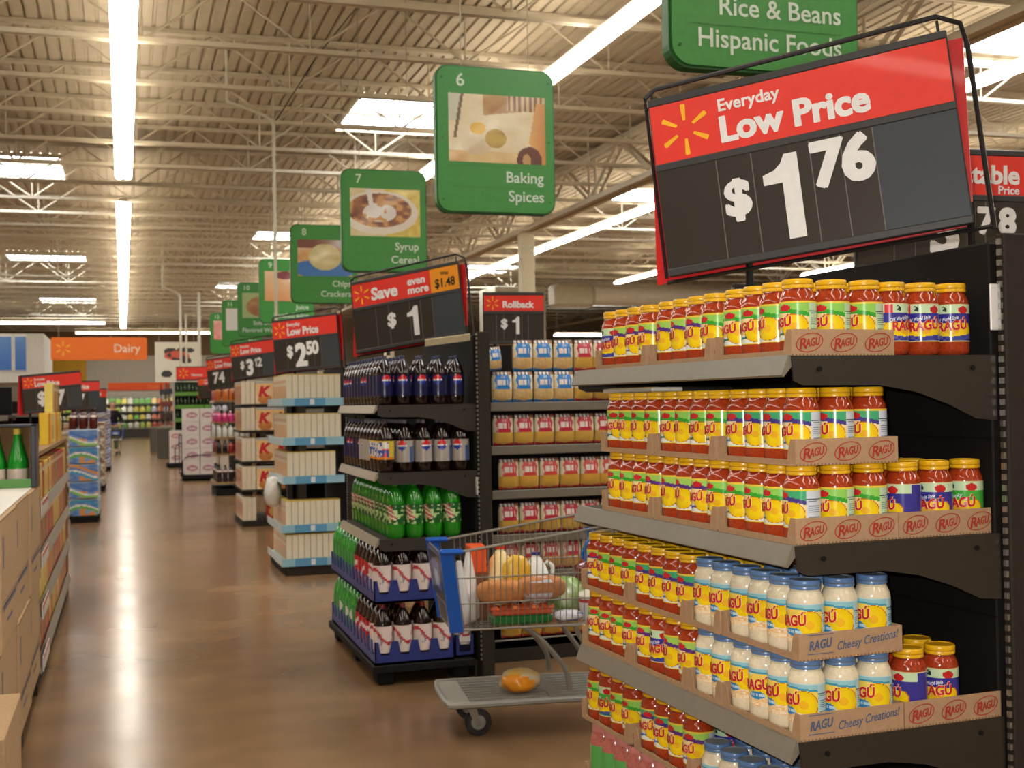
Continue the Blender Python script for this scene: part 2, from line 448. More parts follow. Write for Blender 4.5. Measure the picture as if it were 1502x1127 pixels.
# ================================================================== shelving end caps
DARK = (50, 44, 36); BLK = (24, 21, 19); STRIP = (124, 116, 101)
def frame_of(xc, yc, phi):
    c_, s_ = math.cos(phi), math.sin(phi)
    return lambda a, b, z=0.0: (xc + c_ * a - s_ * b, yc + s_ * a + c_ * b, z)
def end_cap(label, xc, yc, phi, zs, wid=1.194, dep=.554, top=1.91, deck=.16, dark=DARK, strip=STRIP, strips=True, base_a=0.0, arm=True):
    t = thing('shelf_unit', label, 'shelf unit', (xc, yc, 0), phi)
    m = MB(); m.box((dep, 0, .0), (dep + .03, wid, top), BLK, 'black', .004)
    for z in zs: m.box((dep - .002, 0, z - .2), (dep + .001, wid, z - .197), (14, 12, 11), 'black')
    m.build('back_panel', t, smooth=False)
    for b in (-.03, wid):
        m = MB(); m.box((dep + .02, b, 0), (dep + .09, b + .03, top + .02), dark, 'black', .004)
        k = 0
        while .1 + k * .0254 < top:
            z = .1 + k * .0254; m.box((dep + .012, b + .008, z), (dep + .0205, b + .018, z + .014), (190, 188, 180), 'steel'); k += 1
        m.build('upright', t, smooth=False)
    for z in zs:
        s = MB(); s.box((0.004, 0, z - .03), (dep, wid, z), dark, 'black', .003)
        so = s.build('shelf', t, smooth=False)
        if strips:
            q = MB()
            q.prism([(.006, z + .002), (-.006, z + .002), (-.024, z - .043), (-.018, z - .047), (.006, z - .02)], 0.0, wid, strip, 'satin', 'y')
            q.build('price_strip', so, smooth=False)
        if arm:
            for b in (-.006, wid):
                q = MB()
                out = [(.0, z), (dep + .01, z), (dep + .01, z - .155), (dep - .05, z - .15), (dep - .13, z - .115), (dep - .22, z - .085), (dep - .32, z - .068), (.03, z - .066), (.004, z - .055)]
                q.prism(list(reversed(out)), b, b + .006, dark, 'satin', 'y')
                for a in (.07, dep - .06): q.lathe([(.006, -.002), (.006, .004)], 8, (20, 18, 16), 'black', Matrix.Translation((a, b + (.0 if b < 0 else .006), z - .03)) @ Matrix.Rotation(PI / 2, 4, 'X'))
                q.build('bracket', so, smooth=False)
    m = MB(); m.box((base_a, 0, 0), (dep, wid, deck), BLK if dark[0] > 100 else dark, 'black', .006); 
    m.build('base', t, smooth=False)
    return t

# ------------------------------------------------------------------ pasta sauce jars
RED = (206, 34, 36)
YEL, CRM = (252, 216, 28), (252, 232, 150)
def facts(u, v, u0, u1, base, ink):
    k = (v * 22) % 1.0
    if v > .9 or .72 < v < .75: return ink if .72 < v < .75 else base
    return mix(base, ink, .55) if k < .38 and hsh(int(v * 22), 3) > .2 and u0 + .012 < u < u1 - .012 - .05 * hsh(int(v * 22), 5) else base
def plate(u, v, cu=.14, cv=.36, ru=.12, rv=.30):
    d = ((u - cu) / ru) ** 2 + ((v - cv) / rv) ** 2
    if d > 1.12: return None
    if d > 1: return (196, 110, 40)
    if d < .10: return (250, 190, 40)
    return mix((255, 224, 24), (246, 204, 16), d)
def label_trad(wave, top, side, banner):
    def f(uu_, v):
        u = uu_ - .5
        if v > .955 or v < .03: return (246, 214, 70)
        if .275 < u < .435: return facts(u, v, .275, .435, side, (70, 90, 100))
        if u >= .435 or u < -.455: return (236, 238, 236) if (u * 160) % 1 < .6 else (90, 90, 130)
        if ell(u, v, .05, .83, .06, .085): return (210, 40, 46)
        wv = .62 + .1 * math.cos((u - .04) * 7)
        if wv - .02 < v < wv + .085: return wave
        if v >= wv + .085: return mix(top, (214, 232, 200), (-.05 - u) * 7) if u < -.05 else top
        pl = plate(u, v)
        if pl: return pl
        if -.13 < u < .06 and .09 + u * .5 + .04 < v < .25 + u * .5: return banner if hsh(int(u * 60), int(v * 20)) > .25 else (220, 226, 236)
        if v < .13: return (232, 236, 226) if u > -.1 else (240, 170, 60)
        if u > .1 and v < .25: return mix(wave, (30, 40, 60), .4)
        return mix((250, 214, 110), (252, 238, 190), v)
    return f
def label_old(base, banner):
    def f(uu_, v):
        u = uu_ - .5
        if v > .965 or v < .03: return (226, 214, 150)
        if -.3 < u < .3:
            if v > .74:
                if -.16 < u < -.09: return (226, 52, 66)
                if ell(u, v, .13, .84, .05, .1): return (200, 36, 36)
                if ell(u, v, -.03, .86, .012, .06): return (40, 60, 50)
                return (206, 232, 190) if u > -.2 else base
            if v > .5: return base
            if v > .13 + .4 * abs(u - .02): return plate(u, v, .02, .3, .2, .32) or (mix((250, 206, 40), (246, 224, 120), v * 2) if abs(u) < .2 else base)
            if -.02 < u < .16 and v > .06: return banner
            return mix(base, (200, 210, 220), .25 if hsh(int(u * 40), int(v * 12)) > .6 else 0)
        if u < 0:
            if .76 < v < .88 and hsh(int(u * 80), int(v * 14)) > .55: return (196, 180, 120)
            if .2 < v < .68 and (v * 24) % 1 < .4 and -.46 < u < -.33: return mix(base, (230, 232, 240), .65)
        return base
    return f
def label_cheese(uu_, v):
    u = uu_ - .5
    if v > .965: return (214, 226, 226)
    if .275 < u < .435: return facts(u, v, .275, .435, (176, 214, 222), (60, 90, 110))
    if u >= .435 or u < -.455: return (240, 240, 236)
    wv = .8 + .05 * math.cos(u * 7)
    if v > wv + .05: return (150, 206, 216)
    if v > wv: return (70, 160, 190)
    if ell(u, v, -.005, .28, .085, .1): return (52, 140, 196) if not (abs(v - .28) < .035 and hsh(int(u * 130), 1) > .4) else (190, 220, 236)
    if v < .24:
        return mix((240, 190, 120), (250, 236, 206), hsh(int(u * 50), int(v * 30)))
    pl = plate(u, v, .15, .46, .12, .34)
    if pl: return pl
    return mix((250, 208, 40), (252, 226, 120), (v - .2) * 1.2)
R_JAR, H_JAR = .0418, .172
def jar_proto(kind):
    alf = kind == 'W'
    t = thing('sauce_jar')
    b = MB(); body = (236, 222, 190) if alf else (170, 60, 26)
    prof = [(.034, 0), (.0395, .004), (R_JAR, .012), (R_JAR, .122), (.0405, .131), (.037, .139), (.0338, .146), (.0326, .153)]
    b.lathe(prof, 28, [body] * 6 + [mix(body, (110, 30, 14) if not alf else (190, 186, 150), .5)], 'cream' if alf else 'sauce')
    b.build('glass_jar', t, ang=50)
    l = MB(); lc = (92, 128, 176) if alf else (238, 184, 22)
    l.lathe([(.0335, .1505), (.0352, .152), (.0352, .158), (.0345, .1592), (.0352, .1604), (.0352, .1685), (.0335, .1715), (.030, .172), (.029, .1705), (0.001, .1705)], 28,
            [lc, lc, mix(lc, (120, 70, 0), .35), mix(lc, (120, 70, 0), .35), lc, lc, mix(lc, (255, 255, 255), .15) if alf else lc, (126, 136, 148) if alf else lc, (150, 158, 164) if alf else mix(lc, (190, 120, 0), .3)], 'print', cap0=False, cap1=False)
    l.build('lid', t, ang=40)
    g = MB(); z0, z1, R = .032, .121, R_JAR + .0004
    paint = {'G': label_trad((60, 170, 50), (150, 214, 96), (196, 226, 186), (40, 120, 110)), 'P': label_trad((92, 50, 130), (168, 214, 96), (206, 212, 224), (70, 84, 160)),
             'M': label_trad((72, 60, 140), (70, 176, 120), (214, 220, 232), (60, 130, 190)), 'O': label_old((58, 54, 150), (60, 70, 160)),
             'C': label_old((70, 180, 60), (60, 90, 160)), 'W': label_cheese}[kind]
    def cyl(r): return lambda x, y: (r * math.cos(x / R - PI / 2), r * math.sin(x / R - PI / 2), y)
    fn = cyl(R); Cc = 2 * PI * R
    g.sheet(lambda u, v: fn((u - .5) * Cc, z0 + v * (z1 - z0)), 110, 40, paint, 'gloss_label')
    f2 = cyl(R + .0009); f1 = cyl(R + .0003)
    tx, ty, hh = {'O': (.03, .30, .25), 'C': (.03, .30, .25), 'W': (-.01, .44, .26)}.get(kind, (-.01, .35, .23))
    ht = hh * (z1 - z0)
    sl = .10
    for ff, col, bo in ((f1, (252, 236, 190), .075), (cyl(R + .0019), RED, .045)):
        g.text('RAGÚ', lambda x, y, ff=ff: ff(x, y + x * sl), ht, col, tx * Cc, z0 + ty * (z1 - z0), 'c', bold=bo, maxw=.25 * Cc)
    if kind in 'OC':
        g.text('Old World Style' if kind == 'O' else 'Chunky', lambda x, y: f2(x, y + x * .16), .0085, (236, 240, 248), -.005, z0 + .57 * (z1 - z0), 'c', bold=.02, shear=.2, maxw=.2 * Cc)
        g.text('2', f2, .011, (40, 60, 60), -.012, z0 + .82 * (z1 - z0), 'c', bold=.02)
    if kind == 'M': g.text('Organic', lambda x, y: f2(x, y + x * .1), .007, (224, 232, 244), -.002, z0 + .63 * (z1 - z0), 'c', maxw=.2 * Cc)
    if kind == 'W': g.text('Cheesy', lambda x, y: f2(x, y), .008, (236, 244, 250), -.03, z0 + .79 * (z1 - z0), 'c', bold=.02, shear=.2)
    g.build('label', t, ang=60)
    return t
JAR = {k: jar_proto(k) for k in 'GPMOCW'}
JDESC = {'G': 'green-labelled', 'P': 'purple-banded', 'M': 'teal-labelled', 'O': 'blue-labelled', 'C': 'bright green banded', 'W': 'white cheese'}

# ------------------------------------------------------------------ cardboard trays
BOARD = (180, 146, 112)
def tray(label, name, loc, rz, L, W, group=None, h=.06, prints='red', n=3, front_open=True):
    # x = depth, y = length; the x=0 side is cut open, y=0 side carries the print
    t = thing('cardboard_tray', label, 'tray', loc, rz, group)
    m = MB(); e = .003
    m.box((0, 0, 0), (L, W, e), BOARD, 'board')
    m.box((0, 0, e), (L, e, h), BOARD, 'board'); m.box((0, W - e, e), (L, W, h), BOARD, 'board')
    m.box((L - e, e, e), (L, W - e, h), BOARD, 'board')
    if front_open:
        m.prism([(e, e), (W - e, e), (W - e, h), (W - .02, h), (W - .028, h * .7), (W - .034, .014), (.034, .014), (.028, h * .7), (.02, h), (e, h)], 0, e, mix(BOARD, (150, 112, 76), .2), 'board', 'x')
    k = 0.0
    while k < L - .006:
        m.box((k, -.0006, 0), (k + .004, 0, .004), mix(BOARD, (110, 78, 50), .5), 'board'); k += .0095
    m.build('tray_body', t, smooth=False)
    g = MB(); fn = lambda x, y: (x, -.0012, y)
    if prints == 'red':
        ink = (176, 62, 44)
        for i in range(n):
            cx = L * (i + .5) / n; cz = h * .5; pts = []
            sk = lambda x, y: (x, -.0012, y + (x - cx) * .16)
            for q in range(29):
                a = 2 * PI * q / 28; pts.append((a, .036 * math.cos(a), .0215 * math.sin(a)))
            for q in range(28):
                a0, x0_, y0_ = pts[q]; _, x1_, y1_ = pts[q + 1]
                g.poly([(cx + x0_, cz + y0_), (cx + x1_, cz + y1_), (cx + x1_ * .93, cz + y1_ * .9), (cx + x0_ * .93, cz + y0_ * .9)], sk, ink, 'board')
            g.text('R', sk, .024, ink, cx - .027, cz - .0115, 'l', bold=.03, shear=.15, mat='board')
            g.text('AGU', sk, .018, ink, cx - .0105, cz - .009, 'l', bold=.03, shear=.15, maxw=.038, mat='board')
    elif prints == 'blue':
        ink = (82, 98, 128)
        pts = []
        sk = lambda x, y: (x, -.0012, y + (x - L * .2) * .1)
        g.text('RAGU', sk, .02, ink, L * .2, h * .42, 'c', bold=.03, shear=.2, maxw=.06, mat='board')
        for q in (-.012, .03): g.box((L * .2 - .034, -.0012, h * .42 + q), (L * .2 + .034, -.0006, h * .42 + q + .0016), ink, 'board')
        g.text('Cheesy Creations!', sk, .019, ink, L * .66, h * .22, 'c', bold=.012, shear=.25, maxw=.165, mat='board')
    if g.v: g.build('printed_logo', t, smooth=False)
    return t

NX, NY, NPHI = 1.4104, 2.3666, .0409
NE = frame_of(NX, NY, NPHI)
ZA, ZS, ZL = 1.6417, 1.2186, .7857
end_cap('black shelf unit nearest the camera holding the pasta sauce jars', NX, NY, NPHI, (ZA, ZS, ZL), deck=.2, top=1.91)
PA, PB = .0905, .0838
TL_, TW = 3 * PA + .004, 4 * PB + .006
DIRN = {0: 0.0}
def put_jar(kind, a, b, z, label, group, turn=None):
    # label centre faces the aisle (-a) with a little scatter; turn overrides in degrees
    base = -90 + (turn if turn is not None else (random.choice((-28, -16, -6, -12, 2, 12, -20)) + (14 if kind == 'W' else 0)))
    x, y, _ = NE(a, b)
    return clone(JAR[kind], (x, y, z), NPHI + math.radians(base), label, group, 'jar')
def fill_tray(a0, b0, z, front, where, side=None, rows=2, aa=3, printed='red', second_rows=None, hidden='G', ja=0, empty=()):
    """front: kinds along the aisle side from the near end; side: kinds along the near end behind the corner jar."""
    tray('brown tray with printed end, %s' % where[1], 'tray', NE(a0, b0, z), NPHI, aa * PA + .004, len(front) * PB + .006, 'cardboard jar trays', prints=printed, n=aa)
    for j, k in enumerate(front):
        for i in range(aa):
            if j > 0 and i >= rows: continue
            if (i, j) in empty: continue
            kd = k if i == 0 else (side[i - 1] if side and j == 0 else hidden if printed != 'blue' else 'W')
            a, b = a0 + .002 + PA * (i + .5), b0 + .003 + PB * (j + .5)
            if i == 0:
                lab = '%s sauce jar, %s from the near end of %s' % (JDESC[kd], ORD[where[2] + j], where[0])
                put_jar(kd, a, b, z + .0035, lab, where[3])
            elif j == 0 and side:
                put_jar(kd, a, b, z + .0035, '%s jar, %s in from the corner, %s' % (JDESC[kd], ORD[i], where[1]), where[3], turn=rnd(-6, 10) + (20 if kd in 'OC' else 8 if kd == 'W' else -8))
            else:
                put_jar(kd, a, b, z + .0035, '%s jar, %s row back behind the %s jar of %s' % (JDESC[kd], ORD[i], ORD[where[2] + j], where[0]), where[3] + ', back rows')
# top shelf
GA = 'jars on the top shelf'
W_ = 'the top shelf'
fill_tray(.012, .012, ZA, 'GGGG', (W_, 'near corner of the top shelf', 0, GA), side='GG', rows=3)
fill_tray(.012, .375, ZA, 'GPPP', (W_, 'middle of the top shelf', 4, GA))
fill_tray(.012, .74, ZA, 'PPPO', (W_, 'far end of the top shelf', 8, GA))
for i in range(3):
    for j in range(2):
        put_jar('O', .31 + i * .088, .055 + j * .086, ZA + .0005, 'blue-labelled old style sauce jar, %s from the black upright on the top shelf' % ORD[2 - i] if j == 0 else 'blue-labelled jar behind the %s loose jar from the upright, top shelf' % ORD[2 - i], GA + (', back rows' if j else ''), turn=(95, 52, 44)[i] + 4 * j)
# second shelf, lower and upper tier
GB = 'jars on the second shelf'
W_ = 'the second shelf lower tier'
fill_tray(.012, .012, ZS, 'MGGG', (W_, 'near corner of the second shelf', 0, GB), side='GG', rows=3)
fill_tray(.012 + TL_ + .002, .012, ZS, 'OOOO', ('the inner second shelf tray', 'second shelf beside the black upright', 0, GB), side='OC', rows=2)
fill_tray(.012, .362, ZS, 'GPPP', (W_, 'middle of the second shelf', 4, GB))
fill_tray(.012, .712, ZS, 'PGGG', (W_, 'far end of the second shelf', 8, GB))
W_ = 'the second shelf upper tier'
z2 = ZS + .1765
fill_tray(.016, .012, z2, 'MMMM', (W_, 'upper tier, near end of second shelf', 0, GB), side='MM', rows=3)
fill_tray(.012, .362, z2, 'GGGG', (W_, 'stacked in the middle of the second shelf', 4, GB))
fill_tray(.012, .712, z2, 'GGGG', (W_, 'stacked at the far end of the second shelf', 8, GB))
# third shelf
GC = 'jars on the third shelf'
W_ = 'the third shelf lower tier'
z2 = ZL + .1765
fill_tray(.006, .0, ZL, 'WWWW', (W_, 'near corner of the third shelf', 0, GC), side='WW', rows=3, printed='blue')
fill_tray(.006, .345, ZL, 'WW', (W_, 'third shelf next to the white jars', 4, GC), printed='none')
fill_tray(.006, .522, ZL, 'PPOP', (W_, 'third shelf in the middle under the red jars', 6, GC))
fill_tray(.006, .868, ZL, 'GGGG', (W_, 'far end of the third shelf', 10, GC))
fill_tray(.285, .0, ZL, 'OO', ('the inner third shelf tray', 'third shelf beside the black upright', 0, GC), side='OO', rows=3, empty=((2, 0), (2, 1)), hidden='O')
W_ = 'the third shelf upper tier'
fill_tray(.010, .004, z2, 'WWWW', (W_, 'upper tier, near end of third shelf', 0, GC), side='WW', rows=2, printed='blue')
fill_tray(.006, .345, z2, 'WW', (W_, 'third shelf stacked next to the white jars', 4, GC), printed='none', hidden='M')
fill_tray(.006, .522, z2, 'MMMM', (W_, 'third shelf stacked in the middle', 6, GC), hidden='M', rows=3)
fill_tray(.006, .868, z2, 'GGGP', (W_, 'stacked at the far end of the third shelf', 10, GC), rows=3)
# base tiers
GD = 'jars on the bottom display'
W_ = 'the bottom display'
zb = .556
fill_tray(.0, .868, zb, 'GGCG', (W_, 'far end of the bottom display', 8, GD))
fill_tray(.0, .495, zb, 'PPMM', (W_, 'middle of the bottom display', 4, GD), side='OO', rows=3)
fill_tray(.0, .145, zb - .06, 'WWWW', (W_, 'bottom display below the white jars', 0, GD), side='WW', rows=3, printed='none', hidden='W')
def carton(label, lo, hi, loc=(0, 0, 0), rz=0, col=BOARD, group=None, tape=True, name='carton'):
    t = thing(name, label, 'box', loc, rz, group)
    m = MB(); m.box(lo, hi, col, 'board', .004)
    m.build('box_body', t, smooth=False)
    if tape:
        q = MB(); cx = (lo[0] + hi[0]) / 2; q.box((cx - .024, lo[1] - .0008, hi[2] - .07), (cx + .024, hi[1] + .0008, hi[2] + .0008), (206, 178, 140), 'print'); q.build('tape', t, smooth=False)
    return t
# shrink wrapped jars under the far trays, closed cases under the near ones
pj = thing('sauce_jar')
m = MB(); m.lathe([(.035, 0), (.0415, .006), (.0415, .122), (.036, .142), (.033, .15)], 24, (186, 104, 92), 'sauce'); m.build('glass_jar', pj)
m = MB(); m.lathe([(.0345, .149), (.035, .152), (.035, .166), (.033, .169), (.001, .169)], 24, (206, 128, 122), 'print', cap0=False, cap1=False); m.build('lid', pj)
m = MB(); m.sheet(lambda u, v: (.0419 * math.cos(u * 2 * PI), .0419 * math.sin(u * 2 * PI), .02 + v * .088), 48, 10, lambda u, v: (90, 168, 84) if (u * 3) % 1 > .25 else (236, 240, 226)); m.build('label', pj)
tray('plain brown tray holding shrink wrapped jars, far end of the lowest tier', 'tray', NE(-.006, .66, .376), NPHI, TL_ + .006, 6 * PB + .02, 'cardboard jar trays', h=.05, prints='none')
for j in range(6):
    for i in range(2):
        x, y, _ = NE(.042 + i * PA, .69 + j * PB + .03)
        clone(pj, (x, y, .3795), NPHI + rnd(-.3, .3), 'pink-lidded green-labelled jar, %s from the near end of the lowest tier' % ORD[j] if i == 0 else 'pink-lidded jar behind the %s front jar of the lowest tier' % ORD[j], 'shrink wrapped jars' + ('' if i == 0 else ', back row'), 'jar')
o = MB(); o.box((.10, .67, .3805), (.27, 1.16, .549), BOARD, 'board', .004)
for k, (b0, b1) in enumerate(((.165, .66),)):
    carton('closed brown case under the near jars of the bottom display', (0, 0, 0), (.28, b1 - b0, .117), NE(.0, b0, .376), NPHI)
carton('long closed brown case forming the lowest layer of the jar display', (0, 0, 0), (.29, 1.04, .172), NE(-.006, .165, .2035), NPHI)

# ================================================================== price signs
SRED = (238, 62, 50); WHT = (240, 240, 238); PANEL = (54, 48, 40)
def sign_matrix(c, yaw, tilt, roll):
    yw, ti, ro = map(math.radians, (yaw, tilt, roll))
    r = Vector((math.cos(yw), math.sin(yw), 0)); up = Vector((0, 0, 1)); n = r.cross(up)
    up2 = math.cos(ti) * up + math.sin(ti) * n
    r2 = math.cos(ro) * r + math.sin(ro) * up2; u3 = -math.sin(ro) * r + math.cos(ro) * up2
    bk = u3.cross(r2)
    return Matrix(((r2.x, bk.x, u3.x, c[0]), (r2.y, bk.y, u3.y, c[1]), (r2.z, bk.z, u3.z, c[2]), (0, 0, 0, 1)))
def price_sign(label, c, yaw, tilt, roll, w, h, head, price, zfoot, second=True, frame=True, blank=True, extra=None, group='red and black price signs', hfrac=.385):
    t = thing('price_sign', label, 'price sign', group=group)
    M0 = sign_matrix(c, yaw, tilt, roll); t.matrix_world = M0
    hw, hh = w / 2, h / 2
    zs = hh - h * hfrac            # bottom of the red header
    m = MB()
    m.box((-hw, 0, -hh), (hw, .016, hh), (44, 42, 40), 'satin', .003)
    for z in (hh - .022, zs - .014, -hh): m.box((-hw, -.006, z), (hw, .001, z + .022), (58, 58, 58), 'satin', .003)
    m.build('sign_board', t, smooth=False)
    P = lambda d: (lambda x, y: (x, -d, y))
    g = MB(); g.poly([(-hw + .004, zs + .008), (hw - .004, zs + .008), (hw - .004, hh - .022), (-hw + .004, hh - .022)], P(.0035), SRED, 'print')
    head(g, P(.0045), hw, hh, zs)
    g.build('header_card', t, smooth=False)
    q = MB(); lo, hi = -hh + .022, zs - .014
    q.poly([(-hw + .004, lo), (hw - .004, lo), (hw - .004, hi), (-hw + .004, hi)], P(.0035), PANEL, 'print')
    for sx in (.215, .335, .53, .63, .735): q.box((-hw + w * sx - .0012, -.0046, lo), (-hw + w * sx + .0012, -.0036, hi), (120, 114, 104), 'print')
    if blank: q.poly([(-hw + w * .737, lo), (hw - .004, lo), (hw - .004, hi), (-hw + w * .737, hi)], P(.0042), (62, 68, 74), 'print')
    H = hi - lo
    for (txt, fx, fy, fh, mw) in price:
        if txt == '1':
            hh_ = H * fh; cx = -hw + w * fx; zz = lo + H * fy; F1 = P(.0055)
            q.poly([(cx - .02 * hh_, zz), (cx + .18 * hh_, zz), (cx + .18 * hh_, zz + hh_), (cx + .03 * hh_, zz + hh_), (cx - .02 * hh_, zz + hh_ * .9)], F1, WHT)
            q.poly([(cx - .02 * hh_, zz + hh_ * .67), (cx - .02 * hh_, zz + hh_ * .9), (cx - .1 * hh_, zz + hh_ * .83), (cx - .24 * hh_, zz + hh_ * .79), (cx - .24 * hh_, zz + hh_ * .67)], F1, WHT)
            continue
        q.text(txt, P(.0055), H * fh, WHT, -hw + w * fx, lo + H * fy, 'c', bold=.075, maxw=mw * w)
    if extra: extra(q, P(.0055), hw, lo, hi)
    q.build('price_card', t, smooth=False)
    if second:
        b = MB(); b.prism([(-hw - .045, -hh - .012), (hw - .002, -hh), (hw + .036, hh - .02), (-hw, hh - .004)], .03, .042, (206, 34, 34), 'print', 'y')
        b.build('rear_panel', t, smooth=False)
    if frame:
        f = MB(); e = hh + .035
        f.tube([(-hw - .012, .02, hh - .02), (-hw - .012, .02, e - .02), (-hw + .02, .02, e), (hw - .02, .02, e + .012), (hw + .035, .02, e - .02), (hw + .045, .022, e - .08), (hw + .045, .022, -hh - .02)], .007, (46, 42, 40), 'wire', 7)
        for x in (-hw + .01, hw - .02): f.tube([(x, .02, e), (x, .012, hh - .012)], .004, (60, 56, 52), 'wire', 5)
        f.tube([(-hw - .012, .02, hh), (-hw - .012, .02, -hh)], .005, (46, 30, 30), 'wire', 6)
        f.tube([(-hw - .012, .022, -hh - .012), (hw + .05, .022, -hh - .012)], .006, (46, 42, 40), 'wire', 6)
        f.build('wire_frame', t)
    # legs straight down in world space
    L = MB(); Mi = M0.inverted()
    for fx in ((-.45, .98) if frame else (-.75, -.15) if c[0] < 0 else (-.6, .6)):
        a = M0 @ Vector((hw * fx, .03, -hh)); 
        L.tube([Mi @ Vector((a.x, a.y, zfoot)), Mi @ (a + Vector((0, 0, .06)))], .011, (36, 33, 31), 'wire', 6)
    L.build('post', t)
    return t
def head_edlp(g, F, hw, hh, zs):
    H = hh - zs - .03
    g.spark(F, -hw + H * .6, zs + .008 + H * .5, H * .44)
    x = -hw + H * 1.2
    g.text('Everyday', F, H * .2, WHT, x, zs + H * .72, 'l', bold=.03)
    g.text('Low Price', F, H * .42, WHT, x, zs + H * .2, 'l', bold=.06, maxw=hw * 1.16)
def head_save(g, F, hw, hh, zs):
    H = hh - zs - .03
    g.spark(F, -hw + H * .5, zs + .008 + H * .5, H * .4)
    g.text('Save', F, H * .5, WHT, -hw + H * .98, zs + H * .26, 'l', bold=.06, maxw=hw * .56)
    g.text('even', F, H * .32, WHT, hw * .06, zs + H * .58, 'l', bold=.05, maxw=hw * .36)
    g.text('more', F, H * .32, WHT, hw * .06, zs + H * .2, 'l', bold=.05, maxw=hw * .38)
    g.poly([(hw * .48, zs + .008), (hw - .004, zs + .008), (hw - .004, hh - .022), (hw * .48, hh - .022)], lambda x, y: tuple(Vector(F(x, y)) + Vector((0, -.0004, 0))), (248, 160, 30))
    F2 = lambda x, y: tuple(Vector(F(x, y)) + Vector((0, -.001, 0)))
    g.text('Was', F2, H * .14, (50, 40, 30), hw * .74, zs + H * .74, 'c', bold=.03)
    g.text('$1.48', F2, H * .36, (50, 40, 30), hw * .74, zs + H * .24, 'c', bold=.03, maxw=hw * .36)
def head_word(txt, sz=.5, x=None):
    def f(g, F, hw, hh, zs):
        H = hh - zs - .03
        g.spark(F, -hw + H * .62, zs + .008 + H * .5, H * .42)
        g.text(txt, F, H * sz, WHT, -hw + H * 1.3 if x is None else hw * x, zs + H * .3, 'l', bold=.05, maxw=hw * 1.2)
    return f
price_sign('big red and black price sign reading Everyday Low Price $1.76 above the sauce jars', (1.745, 2.85, 2.19), -41.7, -1.4, 6.5, .808, .508,
           head_edlp, (('$', .275, .42, .34, .1), ('1', .435, .08, .84, .2), ('7', .585, .54, .42, .1), ('6', .68, .54, .42, .1)), 1.85)
price_sign('red and black Save even more price sign for $1 above the cola bottles', (1.66, 7.25, 2.135), -42.1, -3.6, 6.8, .757, .456,
           head_save, (('$', .36, .46, .32, .1), ('1', .56, .12, .74, .2)), 1.85)
price_sign('price sign reading Low Price $2.50 above the thin cream boxes', (1.663, 11.6, 2.143), -51.3, 2.1, 2.5, .839, .509,
           head_edlp, (('$', .26, .44, .36, .1), ('2', .43, .1, .74, .2), ('5', .56, .46, .42, .1), ('0', .65, .46, .42, .1)), 1.85)
price_sign('price sign reading Low Price $3.12 above the cereal boxes', (1.64, 16.3, 2.171), -51.2, .5, 3.4, .802, .486,
           head_edlp, (('$', .26, .44, .36, .1), ('3', .43, .1, .74, .2), ('1', .57, .46, .42, .1), ('2', .66, .46, .42, .1)), 1.85)
price_sign('small far price sign showing the digits 74 left of the $3.12 sign', (1.66, 21.5, 2.14), -50, 2, 4.1, .80, .54,
           head_edlp, (('7', .27, .3, .6, .16), ('4', .44, .3, .6, .16)), 1.85, blank=False)
price_sign('upright red Rollback price sign for $1 over the macaroni shelves', (2.385, 7.36, 2.085), -6, 1.9, 0, .398, .333,
           head_word('Rollback', .42), (('$', .34, .5, .32, .12), ('1', .54, .25, .66, .2)), 1.88, second=False, frame=False, blank=False)
def head_unb(g, F, hw, hh, zs):
    H = hh - zs - .03
    g.text('Unbeatable', F, H * .46, WHT, hw * .86, zs + H * .36, 'r', bold=.05, maxw=hw * 1.6)
    g.text('Price', F, H * .2, WHT, hw * .86, zs + H * .1, 'r', bold=.03)
price_sign('red Unbeatable Price sign cut by the right edge showing 78', (2.62, 3.4, 2.165), -10, 0, -1.5, .62, .42,
           head_unb, (('$', .2, .5, .3, .1), ('3', .5, .2, .7, .2), ('7', .74, .52, .38, .1), ('8', .86, .52, .38, .1)), 1.88, second=False, frame=False, blank=False)
# left side of the aisle
price_sign('red Low Price sign over the yellow boxes left of the aisle', (-.63, 12.2, 1.72), 38, 0, 5.0, .64, .36,
           head_edlp, (('$', .3, .3, .6, .12), ('7', .62, .2, .7, .14)), 0, frame=False)
price_sign('far red price sign behind the yellow boxes sign, left of the aisle', (-.62, 19.0, 1.76), 40, 0, 2, .74, .42,
           head_word('Low Price'), (('$', .3, .3, .6, .12), ('7', .55, .2, .7, .14)), 1.25, frame=False)
price_sign('farthest red price sign left of the aisle, nearest the shopper', (-.62, 25.5, 1.72), 40, 0, 0, .78, .48,
           head_word('Low Price'), (('6', .4, .25, .66, .14), ('7', .66, .25, .66, .14)), 1.2, frame=False)
price_sign('far red sign over the green wine shelf right of the aisle', (1.92, 36.45, 2.53), -14, 0, 0, .92, .42,
           head_word('Clearance', .16, -.05), (), 2.2, hfrac=.9, frame=False, second=False)
price_sign('tiny far price sign between the wine shelf and the 74 sign', (2.03, 30.5, 2.03), -40, 0, 2, .7, .5,
           head_edlp, (('1', .6, .25, .66, .14),), 0, frame=False)

